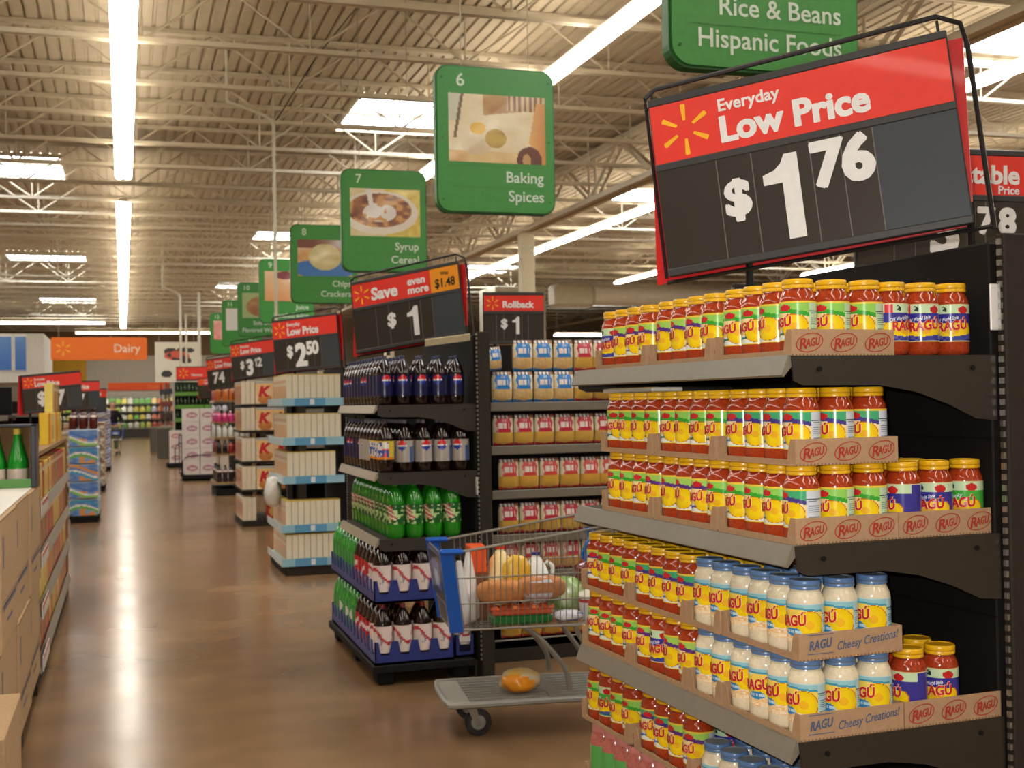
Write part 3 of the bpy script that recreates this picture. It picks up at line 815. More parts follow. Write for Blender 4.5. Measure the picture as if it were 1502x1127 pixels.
# ================================================================== hanging aisle signs
GRN = (62, 142, 58); GRN_D = (30, 96, 34)
def rrect(x0, y0, x1, y1, r, n=6):
    o = []
    for cx, cy_, a0 in ((x1 - r, y0 + r, -90), (x1 - r, y1 - r, 0), (x0 + r, y1 - r, 90), (x0 + r, y0 + r, 180)):
        for i in range(n + 1):
            a = math.radians(a0 + 90 * i / n); o.append((cx + r * math.cos(a), cy_ + r * math.sin(a)))
    return o
def pic_baking(u, v):
    n = vnoise(u, v, 9)
    if ell(u, v, .83, .06, .13, .2):
        return (196, 150, 96) if ell(u, v, .80, .05, .045, .1) else (104, 56, 34)
    if u > .72 + (.0 if v > .3 else .1) and u - .98 > -(v + .05) * .42 + .02 * 0 and v < .92 and u > 1.02 - v * .1 - .24 * (1 - v): return mix((226, 178, 112), (190, 110, 40), (u - .8) * 3)
    if v > .78 and u > .6: return (130, 84, 44) if (u * 18) % 1 < .5 else (210, 180, 130)
    if v > .7 + .2 * (u - .4) and u > .35: return mix((214, 186, 130), (170, 120, 60), n)
    if ell(u, v, .3, .5, .08, .09): return (232, 184, 60)
    if ell(u, v, .48, .36, .11, .14): return mix((206, 176, 84), (140, 90, 40), n * n)
    if ell(u, v, .28, .27, .16, .16): return mix((236, 228, 206), (206, 180, 130), n)
    if v < .16: return mix((206, 160, 96), (232, 206, 150), n)
    if abs(u - .02 - .12 * v) < .016 and v > .35: return (120, 96, 60)
    if u < .12 and v > .6: return (206, 206, 180)
    return mix((240, 228, 196), (226, 206, 160), n)
def pic_cereal(u, v):
    n = vnoise(u, v, 14)
    if abs(u - .26 - (v - 1) * -.12) < .035 and v > .55: return (226, 220, 210)
    if ell(u, v, .42, .55, .46, .36):
        if ell(u, v, .42, .5, .24, .2) and n > .35: return (230, 222, 212)
        return mix((196, 132, 62), (96, 46, 30), n * 1.2 - .2) if n > .35 else (206, 150, 80)
    if ell(u, v, .42, .5, .55, .46): return (228, 218, 198)
    return mix((238, 220, 120), (206, 176, 60), n) if u > .5 else mix((214, 196, 140), (230, 214, 170), n)
def pic_chips(u, v):
    n = vnoise(u, v, 8)
    if ell(u, v, .5, .52, .3, .36): return mix((222, 212, 160), (196, 180, 110), n)
    if ell(u, v, .5, .2, .62, .26): return (60, 120, 190)
    if v > .76: return mix((120, 66, 40), (206, 206, 206), (u - .3) * 1.6)
    return mix((212, 140, 70), (230, 210, 170), n)
def pic_juice(u, v):
    if ell(u, v, .45, .86, .22, .14): return (126, 50, 56)
    return mix((214, 150, 96), (222, 190, 150), v) if u < .65 else (230, 196, 90)
def pic_soda(u, v):
    if ell(u, v, .5, .45, .4, .4): return mix((196, 160, 110), (150, 90, 50), vnoise(u, v, 7))
    return (170, 190, 130)
def pic_white(u, v): return (232, 160, 60) if u > .75 and v < .35 else (222, 222, 214)
def pic_pink(u, v): return mix((214, 130, 120), (236, 200, 190), vnoise(u, v, 6))
def pic_beans(u, v): return mix((206, 190, 150), (120, 60, 40), vnoise(u, v, 12))
SW, SH, SZ = .978, 1.155, 4.19
def aisle_sign(num, pic, lines, y, label):
    t = thing('aisle_sign', label, 'hanging sign', (2.337 + SW / 2, y, SZ - SH), 0, 'green hanging aisle signs')
    m = MB(); hw = SW / 2
    m.prism(list(reversed(rrect(-hw, 0, hw, SH, .10))), 0, .07, GRN_D, 'satin', 'y')
    m.build('sign_box', t, smooth=False)
    f = MB(); P = lambda d: (lambda x, y_: (x, -d, y_))
    f.prism(list(reversed(rrect(-hw + .012, .012, hw - .012, SH - .012, .095))), -.012, .0, GRN, 'satin', 'y')
    for x in (-hw + .05, hw - .05):
        for z in (.1, .58, SH - .1): f.lathe([(.008, 0), (.008, .004)], 8, (40, 90, 40), 'satin', Matrix.Translation((x, -.012, z)) @ Matrix.Rotation(PI / 2, 4, 'X'))
    for z in (.37, .2): f.box((-hw + .1, -.0135, z), (hw - .1, -.0125, z + .004), (50, 118, 48), 'satin')
    f.text(num, P(.014), .1, (214, 232, 206), -hw + .2, SH - .16, 'c', bold=.01)
    for i, ln in enumerate(lines): f.text(ln, P(.014), .085, (214, 228, 210), hw - .1, .25 - i * .15, 'r', bold=.012, maxw=SW * .8)
    f.build('face_panel', t, smooth=False)
    g = MB(); a, b, c_, d = -hw + .1, hw - .08, .40, .935
    g.sheet(lambda u, v: (a + (b - a) * u, -.0145, c_ + (d - c_) * v), 96, 72, pic, 'print')
    g.build('food_picture', t, smooth=False)
    wr = MB()
    for x in (-hw + .22, hw - .2): wr.tube([(x, .03, SH - .02), (x, .03, ZC - SZ + SH)], .004, (150, 140, 120), 'wire', 4)
    wr.build('hanging_wire', t)
PITCH_Y = 4.29
for k, (num, pic, lines, lab) in enumerate((
        ('5', pic_beans, ('Rice & Beans', 'Hispanic Foods'), 'green hanging sign reading Rice & Beans, Hispanic Foods, cut by the top edge'),
        ('6', pic_baking, ('Baking', 'Spices'), 'green hanging aisle 6 sign reading Baking, Spices with a rolling pin picture'),
        ('7', pic_cereal, ('Syrup', 'Cereal'), 'green hanging aisle 7 sign reading Syrup, Cereal with a cereal bowl picture'),
        ('8', pic_chips, ('Chips', 'Crackers'), 'green hanging aisle 8 sign reading Chips, Crackers with a blue plate picture'),
        ('9', pic_juice, ('Juice', 'Bottled Juice'), 'green hanging aisle 9 sign crossed by the conduit pole'),
        ('10', pic_soda, ('Soft Drinks', 'Flavored Water'), 'green hanging aisle 10 sign left of the aisle 9 sign'),
        ('11', pic_white, ('Snacks', 'Nuts'), 'small far green hanging sign with a pale white picture'),
        ('12', pic_pink, ('Paper', 'Towels'), 'small far green hanging sign with a pink picture, leftmost of the row'))):
    aisle_sign(num, pic, lines, 9.1 + PITCH_Y * (k - 1) if k else 4.9, lab)
# orange dairy sign, poster
t = thing('department_sign', 'wide orange hanging sign reading Dairy above the far end of the aisle', 'hanging sign', (-.515, 30, 2.70))
m = MB(); m.prism(list(reversed(rrect(-1.07, 0, 1.07, .53, .05))), 0, .1, (246, 118, 32), 'satin', 'y'); m.build('sign_box', t, smooth=False)
g = MB(); F = lambda x, y: (x, -.004, y)
g.spark(F, -.8, .27, .17, (255, 190, 50)); g.text('Dairy', F, .19, (252, 226, 200), .92, .18, 'r', bold=.01); g.build('lettering', t, smooth=False)
wr = MB()
for x in (-.9, .25, .9): wr.tube([(x, .05, .52), (x, .05, ZC - 2.70)], .006, (190, 180, 160), 'wire', 4)
wr.build('hanging_wire', t)
t = thing('poster_board', 'white hanging poster with dark and red pictures right of the dairy sign', 'poster', (1.85, 45, 2.46))
def pic_poster(u, v):
    if ell(u, v, .5, .66, .3, .12): return (214, 96, 76) if vnoise(u, v, 9) > .35 else (70, 50, 50)
    if ell(u, v, .36, .76, .16, .1) or ell(u, v, .7, .8, .22, .07) or ell(u, v, .26, .2, .13, .09) or ell(u, v, .72, .54, .12, .08): return (62, 58, 60)
    return (226, 222, 204)
m = MB(); m.box((-.75, 0, 0), (.75, .05, 1.44), (226, 222, 206), 'satin', .01); m.build('poster_panel', t, smooth=False)
g = MB(); g.sheet(lambda u, v: (-.74 + 1.48 * u, -.003, .01 + 1.42 * v), 44, 42, pic_poster); g.build('picture', t, smooth=False)
wr = MB()
for x in (-.6, .6): wr.tube([(x, .025, 1.43), (x, .025, ZC - 2.46)], .008, (190, 180, 160), 'wire', 4)
wr.build('hanging_wire', t)

# ================================================================== long shelving runs behind the end caps
def gondola(label, x0, x1, y0, y1, zs, top=1.91, col=DARK, holes=True):
    t = thing('shelving_run', label, 'shelves', (x0, y0, 0))
    L, D = x1 - x0, y1 - y0
    m = MB(); m.box((0, D / 2 - .02, 0), (L, D / 2 + .02, top - .02), BLK, 'black'); m.build('center_panel', t, smooth=False)
    m = MB(); m.box((.0, .0, 0), (L, D, .13), col, 'black', .004); m.build('base', t, smooth=False)
    m = MB(); m.box((.0, .0, .13), (.085, D, top), col, 'black', .004)
    z = .2
    while holes and z < top - .1:
        for dx in (.03,): m.box((dx, -.001, z), (dx + .012, .001, z + .03), (12, 11, 10), 'black')
        z += .22
    m.build('end_panel', t, smooth=False)
    for z in zs:
        for fy in (0, 1):
            s_ = MB(); ya, yb = (.02, D / 2 - .02) if fy == 0 else (D / 2 + .02, D - .02)
            s_.box((.09, ya, z - .03), (L, yb, z), col, 'black', .003)
            so = s_.build('shelf', t, smooth=False)
            q = MB(); yy = .0 if fy == 0 else D - .02
            q.box((.09, yy, z - .052), (L, yy + .02, z + .002), (120, 112, 98), 'satin', .004); q.build('price_strip', so, smooth=False)
    return t
gondola('dark shelving run behind the jar display, cut by the right edge', NX + .65, 5.5, NY + .12, NY + 1.12, (.45, .9, 1.35, 1.7), top=1.93)
PX, PY = 1.331, 6.581
gondola('dark shelving run stocked with macaroni bags beside the cola end cap', 1.99, 5.6, 6.90, 7.80, (.13, .53, .755, 1.02, 1.285, 1.545), top=1.93)
for k, (x, y) in enumerate(((2.06, 11.15), (2.14, 15.6), (2.26, 21.3), (2.2, 26.4))):
    gondola('dark shelving run behind the %s end cap' % ('thin cream box', 'cereal box', 'drinks', 'white carton')[k], x, x + 6, y, y + .95, (.13, .6, 1.05, 1.5), top=1.85, holes=False)

# ------------------------------------------------------------------ macaroni bags
def bag_proto(main, lo, name='pasta_bag'):
    t = thing(name)
    w_, h, d = .124, .188, .062
    def P(u, v):
        b = math.sin(PI * min(1, max(0, v))) ** .45; e = 1 - abs(2 * u - 1) ** 4
        return ((u - .5) * w_ * (1 - .03 * (1 - b)), -d / 2 * b * (.35 + .65 * e), v * h)
    def paint(u, v):
        if v > .87:
            k_ = (u * 5) % 1.0
            return (222, 210, 200) if ((k_ - .5) / .36) ** 2 + ((v - .935) / .05) ** 2 < 1 and u < .74 else (150, 100, 60) if u > .78 and v < .98 else (62, 36, 40)
        if v < .035: return main
        if v < .12 and abs(u - .5) * .12 + .045 > v: return main
        dx = abs(u - .5)
        if .42 < v < .88 and dx < .36 + .03 * math.sin(v * 20):
            if .56 < v < .72 and dx < .28 and (hsh(int(u * 22), 2) > .35): return (238, 224, 214)
            if .78 < v < .84 and dx < .14 and hsh(int(u * 30), 7) > .4: return (238, 224, 214)
            return main
        if v < .42: return mix(lo, (212, 168, 90), vnoise(u, v, 14) * .9)
        return (238, 222, 190)
    m = MB(); m.sheet(P, 30, 40, paint, 'print'); m.sheet(lambda u, v: (P(1 - u, v)[0], -P(1 - u, v)[1] , P(1 - u, v)[2]), 10, 10, lambda u, v: (228, 206, 160) if v < .85 else (120, 90, 80), 'print')
    m.build('front_bag', t, ang=80)
    return t
BAG = {'blue': bag_proto((52, 130, 200), (232, 200, 150)), 'red': bag_proto((196, 44, 66), (222, 176, 70)), 'coral': bag_proto((214, 74, 66), (228, 172, 60)), 'rose': bag_proto((206, 60, 72), (220, 160, 96))}
rows = ((1.5465, 'blue', 'lower row on the top shelf', 0), (1.5465 + .189, 'blue', 'upper row on the top shelf', 1), (1.2865, 'red', 'second shelf', 0), (1.0215, 'coral', 'third shelf', 0), (.7565, 'red', 'fourth shelf', 0), (.5315, 'rose', 'fifth shelf', 0), (.1315, 'coral', 'lowest shelf', 0))
for z, kind, where, sk in rows:
    for i in range(8):
        if sk and i == 0: continue
        k = 'red' if (kind == 'blue' and i >= 4) else kind
        x = 2.105 + .068 + i * .131 + (.03 if z < 1.2 else 0) + rnd(-.003, .003)
        clone(BAG[k], (x, 6.96, z), rnd(-.05, .05), '%s macaroni bag, %s from the dark upright on the %s' % (k if k != 'rose' else 'rose', ORD[i], where), 'macaroni bags on the shelving run', 'bag')
t = thing('pasta_bag', 'blue bag leaning askew against the upright on the top shelf', 'bag', (2.115, 6.915, 1.74), .35)
BAG['blue'].children[0]
c_ = BAG['blue'].children[0].copy(); COL.objects.link(c_); c_.parent = t; c_.location = (0, 0, 0); c_.rotation_euler = (.0, -.1, 0); c_.scale = (.8, 1, .75)

# ================================================================== cola end cap
PE = frame_of(PX, PY, -.006)
end_cap('dark shelf unit full of soda bottles, second from the camera', PX, PY, -.006, (1.542, 1.168, .803), top=1.93, deck=.10, strip=(150, 138, 116), arm=True, base_a=.535)
def bottle(kind):
    t = thing('soda_bottle')
    r = .0515
    Hb = .30
    spec = {'cola': ((26, 12, 14), (22, 24, 70), (56, 60, 90)), 'diet': ((30, 16, 14), (176, 168, 158), (120, 120, 126)), 'lime': ((34, 140, 26), (30, 120, 40), (70, 170, 60)),
            'promo': ((34, 18, 14), (214, 186, 70), (60, 60, 66)), 'white': ((30, 14, 12), (226, 210, 204), (150, 34, 38)), 'scarlet': ((30, 14, 12), (190, 30, 40), (190, 30, 36)), 'green': ((44, 158, 60), (60, 150, 70), (40, 160, 70))}
    body, lab, cap = spec[kind]
    lo, hi = (.058, .182) if kind in ('cola', 'diet') else (.048, .182) if kind in ('white', 'scarlet') else (.075, .182)
    b = MB()
    b.lathe([(.030, .004), (.040, .0), (.047, .012), (.0495, .04), (.0505, lo - .006), (.050, lo), (.050, hi), (.0505, hi + .006), (.0485, hi + .018), (.041, hi + .048), (.028, hi + .076), (.017, hi + .091), (.0125, hi + .098), (.0125, Hb - .018)], 20, body, 'soda')
    b.build('bottle_body', t, ang=60)
    c = MB(); c.lathe([(.0142, Hb - .02), (.0148, Hb - .018), (.0148, Hb - .002), (.0138, Hb), (.001, Hb)], 14, cap, 'plastic', cap0=False, cap1=False); c.build('cap', t)
    g = MB(); R = .0511
    def paint(u, v):
        w_ = (u * 2) % 1.0       # two fronts per bottle
        if kind == 'cola' or kind == 'diet':
            du, dv = (w_ - .42) / .17, (v - .76) / .23
            if du * du + dv * dv < 1:
                wave = .12 * math.sin(du * 2.6)
                if dv > wave + .12: return (222, 40, 44)
                if dv > wave - .16: return (240, 236, 236)
                return (36, 60, 160)
            if kind == 'diet' and abs(w_ - .8) < .08 and v < .75: return (70, 100, 160)
            if kind == 'cola' and abs(w_ - .86) < .09: return (90, 96, 110) if hsh(int(u * 60), int(v * 16)) > .5 else (40, 46, 80)
            return lab
        if kind == 'lime':
            d = (w_ - .5) + (v - .5) * .3
            if abs(d) < .12 and .2 < v < .9: return (206, 60, 66) if (v * 5 + w_ * 4) % 1 < .5 else (214, 226, 200)
            return mix((28, 96, 40), (190, 220, 150), (1 if vnoise(u * 2, v, 9) > .62 else 0))
        if kind == 'promo':
            if .12 < v < .9 and abs(w_ - .5) < .36:
                return (60, 90, 180) if hsh(int(u * 26), int(v * 8)) > .6 else (226, 60, 60) if w_ > .6 and v < .6 else (232, 226, 220)
            return (226, 196, 60) if v > .15 else (226, 140, 40)
        if kind == 'white':
            if abs((v - .62) - .25 * math.sin(w_ * 5.5)) < .06: return (196, 50, 60)
            if ell(w_, v, .55, .5, .1, .22): return (150, 150, 160) if hsh(int(u * 50), int(v * 14)) > .4 else (226, 216, 212)
            return (232, 218, 212)
        if kind == 'scarlet': return (230, 220, 220) if abs((v - .5) - .2 * math.sin(w_ * 6)) < .09 else lab
        return (226, 230, 220) if ell(w_, v, .5, .5, .2, .3) else lab
    z1 = hi if kind != 'white' else hi + .006
    g.sheet(lambda u, v: (R * math.cos(u * 2 * PI), R * math.sin(u * 2 * PI), lo + v * (z1 - lo)), 56, 14, paint)
    g.build('label', t, ang=80)
    return t
BOT = {k: bottle(k) for k in ('cola', 'diet', 'lime', 'promo', 'white', 'scarlet', 'green')}
BD = {'cola': 'dark cola bottle with navy label', 'diet': 'silver-labelled diet cola bottle', 'lime': 'bright green soda bottle', 'promo': 'yellow-labelled promotional cola bottle', 'white': 'dark bottle with white label and red script', 'scarlet': 'dark bottle with scarlet label', 'green': 'clear green soda bottle'}
def put_bottle(kind, a, b, z, label, group, sc=1.0, turn=None, F=PE):
    x, y, _ = F(a, b)
    return clone(BOT[kind], (x, y, z), rnd(0, 6.28) if turn is None else turn, label, group, 'bottle', sc)
for z, sc, kind, sh in ((1.5425, .92, 'cola', 'top'), (1.1685, .97, 'diet', 'middle'), (.8035, 1.03, 'lime', 'bottom')):
    pa = .108 * (1 if sc > .95 else .95); nb = 11 if sc > .95 else 12; na = 5
    g_ = 'soda bottles on the %s shelf of the cola display' % sh
    for j in range(nb):
        for i in range(na):
            if i >= 2 and j >= 2: continue
            if kind == 'lime' and i == 4: continue
            k = kind
            if kind == 'diet':
                if j == 0 and i == 0: k = 'promo'
                if i == 0 and j >= 6: k = 'cola'
                if i == 0 and 0 < j < 3: k = 'promo'
            a, b = .055 + i * pa + (.05 if kind == 'lime' else .0), .055 + j * (1.09 / (nb - 1) )
            if i == 0: lab = '%s, %s along the aisle edge of the %s soda shelf' % (BD[k], ORD[j], sh)
            elif j == 0: lab = '%s, %s in from the corner on the %s soda shelf' % (BD[k], ORD[i], sh)
            else: lab = '%s, row %s, place %s on the %s soda shelf' % (BD[k], ORD[j], ORD[i], sh)
            tr = {'cola': -.1, 'diet': -.1, 'lime': -.5, 'promo': -.5}[k] + rnd(-.5, .5)
            put_bottle(k, a, b, z, lab, g_ + ('' if i == 0 or j == 0 else ', inner rows'), sc, tr)
# price stickers on the shelf ends
m = MB(); m.box((0, 0, 0), (.006, .05, .1), (226, 222, 210), 'print', .002); 
tag(m.build('price_sticker', loc=PE(.555, -.036, 1.03), smooth=False), 'white price sticker on the dark upright beside the diet cola shelf', 'price tag')
m = MB(); m.box((0, 0, 0), (.05, .006, .11), (232, 230, 226), 'print', .002); tag(m.build('price_sticker', loc=NE(.545, -.014, 1.70), rz=NPHI, smooth=False), 'white price holder clipped on the upright beside the top jar shelf', 'price tag')

# crates of bottles stacked on a pallet below
BLU = (44, 56, 128)
def crate(label, loc, rz, nx=4, ny=2, p_=.112, col=BLU, hole=False):
    t = thing('bottle_crate', label, 'crate', loc, rz, 'blue bottle crates')
    L, W, h0, h1 = nx * p_, ny * p_, .05, .125
    m = MB(); m.box((0, 0, 0), (L, W, .012), col, 'plastic')
    def side(n, ln):
        o = [(0, 0), (ln, 0)]; s_ = ln / n; top = []
        for i in range(n):
            x = i * s_
            top += [(x, h1), (x + s_ * .16, h1), (x + s_ * .3, h0), (x + s_ * .7, h0), (x + s_ * .84, h1)]
        top.append((ln, h1))
        return o + list(reversed(top))
    for (n, ln, ax, d0, d1) in ((nx, L, 'y', 0, .006), (nx, L, 'y', W - .006, W), (ny, W, 'x', 0, .006), (ny, W, 'x', L - .006, L)):
        o = side(n, ln)
        # fan of convex pieces keeps the scalloped wall clean
        s_ = ln / n
        m.prism([(0, .0), (ln, .0), (ln, h0), (0, h0)], d0, d1, col, 'satin', ax)
        for i in range(n + 1):
            x = i * s_; xa, xb = max(0, x - s_ * .3), min(ln, x + s_ * .3); ta, tb = max(0, x - s_ * .16), min(ln, x + s_ * .16)
            m.prism([(xa, h0), (xb, h0), (tb, h1), (ta, h1)], d0, d1, col, 'satin', ax)
    m.build('crate_shell', t, smooth=False)
    if hole:
        q = MB(); q.box((L * .2, -.002, .03), (L * .8, .001, .07), (16, 18, 40), 'black'); q.box((L * .22, -.0025, .085), (L * .78, -.0005, .115), (214, 210, 204), 'print'); q.build('handle_panel', t, smooth=False)
    return t
t = thing('pallet', 'black plastic pallet on the floor under the blue soda crates', 'pallet', (1.285, 6.56, 0))
m = MB(); m.box((0, 0, .07), (.575, 1.52, .115), (24, 22, 22), 'black', .006); m.build('deck', t, smooth=False)
for (x, y) in ((.03, .04), (.46, .04), (.03, .70), (.46, .70), (.03, 1.34), (.46, 1.34)):
    m = MB(); m.box((x, y, 0), (x + .1, y + .14, .07), (20, 18, 18), 'black', .01); m.build('foot', t, smooth=False)
plan = (('white', 4), ('scarlet', 4), ('green', 4))
for lv, z in enumerate((.118, .118 + .335)):
    tier = ('lower', 'upper')[lv]
    a0, b0 = -.035, -.015
    crate('%s blue crate at the near aisle corner of the soda stack' % tier, PE(a0, b0, z), 0, 4, 2)
    g_ = 'bottles in the blue soda crates'
    for i in range(4):
        for j in range(2):
            put_bottle('white', a0 + .056 + i * .112, b0 + .056 + j * .112, z + .0135, ('dark white-labelled bottle, %s from the aisle in the near %s crate' % (ORD[i], tier)) if j == 0 else 'dark white-labelled bottle, %s in the back row of the near %s crate' % (ORD[i], tier), g_ + (', back row' if j else ''), 1.03, -.5 + rnd(-.3, .3))
    if lv == 0:
        crate('blue crate end with a pale paper strip, behind the shopping cart', PE(a0 + .465, b0 + .04, z), 0, 1, 2, hole=True)
        for j in range(2): put_bottle('white', a0 + .465 + .056, b0 + .096 + j * .112, z + .0135, 'dark white-labelled bottle %s the crate end behind the shopping cart' % ('nearest in' if j == 0 else 'at the back of'), g_, 1.03)
    b1 = b0 + .232
    for q, kind in enumerate(('scarlet', 'green')):
        crate('%s blue crate holding %s' % (tier, ('scarlet-labelled bottles along the aisle', 'green bottles at the far end of the stack')[q]), PE(a0, b1 + q * .455, z), 0, 2, 4)
        for i in range(2):
            for j in range(4):
                put_bottle(kind, a0 + .056 + i * .112, b1 + q * .455 + .056 + j * .112, z + .0135, '%s, %s from the near end of the %s %s crate' % (BD[kind], ORD[j], tier, kind) if i == 0 else '%s, %s in the inner row of the %s crate' % (BD[kind], ORD[j], tier), g_ + (', inner row' if i else ''), 1.03)
    crate('%s blue crate of green bottles farthest along the aisle' % tier, PE(a0, b1 + .91, z), 0, 2, 3)
    for i in range(2):
        for j in range(3):
            put_bottle('green', a0 + .056 + i * .112, b1 + .91 + .056 + j * .112, z + .0135, '%s, %s in the farthest %s crate' % (BD['green'], ORD[j], tier) if i == 0 else '%s, %s in the inner row of the farthest %s crate' % (BD['green'], ORD[j], tier), g_ + (', inner row' if i else ''), 1.03)
# gray shelf labels lying in front of the soda signs
m = MB(); m.box((0, 0, 0), (.26, .006, .045), (222, 212, 176), 'print', .002)
o = m.build('shelf_talker', loc=(1.62, 6.62, 1.868), rz=-.1, smooth=False); o.rotation_euler = (0.5, -.12, -.1); tag(o, 'cream card strip under the right end of the Save even more sign', 'card')

# ================================================================== farther end caps on the right
def flat_box(name, w_, d, h, body, paint=None, top=None):
    # front (printed) face looks towards -y
    t = thing(name)
    m = MB(); m.box((-w_ / 2, 0, 0), (w_ / 2, d, h), body, 'paper', .002)
    if top: m.box((-w_ / 2 - .0005, -.0005, h - .008), (w_ / 2 + .0005, d + .0005, h + .0006), top, 'paper')
    m.build('box_body', t, smooth=False)
    if paint:
        g = MB(); g.sheet(lambda u, v: (-w_ / 2 + .002 + (w_ - .004) * u, -.0012, .003 + (h - .012) * v), 14, 18, paint); g.build('printed_front', t, smooth=False)
    return t
# thin cream rice boxes
EX, EY = 1.385, 11.12
EE = frame_of(EX, EY, 0.0)
BLUESTRIP = (150, 196, 214)
end_cap('shelf unit of thin cream boxes with pale blue shelf fronts', EX, EY, 0, (1.575, 1.215, .865), top=1.9, deck=.10, strips=False, arm=False)
rice = flat_box('rice_box', .15, .052, .255, (228, 220, 196), lambda u, v: mix((236, 190, 130), (226, 150, 90), vnoise(u, v, 5)) if .12 < v < .6 and .1 < u < .9 else (220, 120, 60) if .7 < v < .85 and .2 < u < .8 else (236, 222, 186), (222, 196, 90))
ntop = {1.578: 'top shelf', 1.218: 'second shelf', .868: 'third shelf', .425: 'upper floor stack', .118: 'lower floor stack'}
for z, where in ntop.items():
    n = 9 if z != .868 else 8
    t = thing('blue_display_tray', 'pale blue display tray edge under the thin cream boxes, %s' % where, 'tray', EE(-.03 if z < .5 else -.012, -.012, z - .002), 0, 'pale blue display trays')
    m = MB(); L, W = (.58 if z < .5 else .56), 1.12
    m.box((0, 0, 0), (L, W, .004), (150, 190, 206), 'board')
    m.box((0, -.004, -.03), (L, 0, .04), BLUESTRIP, 'print'); m.box((-.004, 0, -.03), (0, W, .04), (196, 214, 216), 'print')
    m.box((L * .45, -.006, -.02), (L * .52, -.004, .03), (226, 236, 240), 'print'); m.box((L * .2, -.0045, -.03), (L * .7, -.0038, .04), (96, 160, 200), 'print')
    m.build('tray_body', t, smooth=False)
    off = -.02 if z < .5 else 0.0
    z += .0025
    for i in range(n):
        x, y, _ = EE(off + .056 + i * .0555, .085)
        clone(rice, (x - .026, y - .0, z), -PI / 2, 'thin cream box, spine %s from the aisle corner on the %s' % (ORD[i], where), 'thin cream boxes', 'box')
    for j in range(1, 6):
        x, y, _ = EE(off + .03, .085 + j * .162)
        clone(rice, (x, y, z), -PI / 2, 'thin cream box facing the aisle, %s behind the corner box on the %s' % (ORD[j - 1], where), 'thin cream boxes', 'box')
# crumpled clear wrap hanging on the aisle edge
m = MB(); m.lathe([(.02, 0), (.06, .03), (.085, .12), (.07, .22), (.05, .27), (.01, .29)], 12, (226, 224, 216), 'plastic', Matrix.Scale(1.0, 4))
for i, p_ in enumerate(m.v): m.v[i] = (p_[0] + .012 * math.sin(i * 2.3), p_[1] * 1.6 + .012 * math.cos(i * 1.7), p_[2])
tag(m.build('plastic_bag', loc=(EX - .05, EY + .45, .60)), 'crumpled white plastic wrap on the aisle edge of the cream box display', 'bag')
# cereal boxes
CX_, CY_ = 1.44, 15.9
CE = frame_of(CX_, CY_, 0.0)
end_cap('shelf unit of cereal boxes with large red letters', CX_, CY_, 0, (1.575, 1.235, .84, .475), top=1.9, deck=.075, strips=False, arm=False)
def p_cereal(u, v):
    if v > .93: return (150, 170, 200)
    if ell(u, v, .55, .2, .4, .22): return mix((226, 170, 90), (190, 110, 50), vnoise(u, v, 9))
    if v > .75: return (238, 196, 130)
    return mix((240, 214, 176), (236, 180, 110), v * .8 + .4 * vnoise(u, v, 5) - .2)
def cereal(nm, big=True):
    t = flat_box(nm, .225, .055, .295, (226, 212, 186), p_cereal)
    g = MB(); F = lambda x, y: (x, -.0025, y)
    g.text('K', F, .13, (206, 40, 48), .0, .10, 'c', bold=.08, shear=.25); g.build('red_letter', t, smooth=False)
    return t
kb = cereal('cereal_box')
plain = flat_box('cereal_box', .225, .055, .295, (170, 60, 44), lambda u, v: mix((160, 44, 40), (206, 160, 80), 1 if ell(u, v, .5, .4, .35, .3) else 0))
for z, where in ((1.576, 'top shelf'), (1.236, 'second shelf'), (.841, 'third shelf'), (.476, 'fourth shelf'), (.0755, 'lowest shelf')):
    for j in range(4):
        for i in range(3):
            if i and j: continue
            x, y, _ = CE(.006 + i * .058, .116 + j * .235)
            lab = 'cereal box facing the aisle, %s from the near corner on the %s' % (ORD[j], where) if i == 0 else 'cereal box seen by its white spine, %s from the aisle on the %s' % (ORD[i], where)
            clone(kb, (x, y, z), -PI / 2, lab, 'cereal boxes', 'cereal box')
    for i in range(2):
        if z < .1:
            if i == 0: clone(plain, (CE(.42, .02)[0], CE(.42, .02)[1], z), 0, 'dark red cereal box on the lowest shelf', 'cereal boxes', 'cereal box')
            continue
        x, y, _ = CE(.30 + i * .229, .005)
        clone(kb, (x, y, z), 0, 'cereal box with a red K facing the camera, %s on the %s' % ('left' if i == 0 else 'right', where), 'cereal boxes', 'cereal box')
# drinks end cap with wooden looking shelves
DX_, DY_ = 1.52, 21.6
DE = frame_of(DX_, DY_, 0.0)
end_cap('far shelf unit with tan shelf fronts under the 74 sign', DX_, DY_, 0, (1.66, 1.02, .73, .235), wid=1.2, dep=.6, top=1.9, deck=.12, dark=(150, 118, 80), strip=(150, 118, 80), arm=False)
def small_bottle(col, cap, h=.24, r=.045):
    m = MB(); m.lathe([(r * .9, 0), (r, .01), (r, h * .6), (r * .8, h * .7), (r * .36, h * .85), (r * .36, h * .88), (r * .42, h * .885), (r * .42, h), (.002, h)], 12, [col[0], col[0], col[1], col[0], col[0], cap, cap, cap], 'soda', cap1=False)
    return m.mesh('small_bottle')
kinds = {'pink': small_bottle(((214, 60, 130), (236, 130, 180)), (236, 220, 220)), 'orange': small_bottle(((206, 110, 40), (226, 160, 60)), (230, 230, 226)), 'white': small_bottle(((222, 222, 214), (230, 230, 226)), (40, 170, 70)),
         'dark': small_bottle(((34, 24, 20), (60, 40, 34)), (40, 36, 34)), 'red': small_bottle(((150, 30, 34), (206, 60, 50)), (60, 30, 30)), 'pale': small_bottle(((40, 30, 28), (216, 196, 190)), (46, 40, 38))}
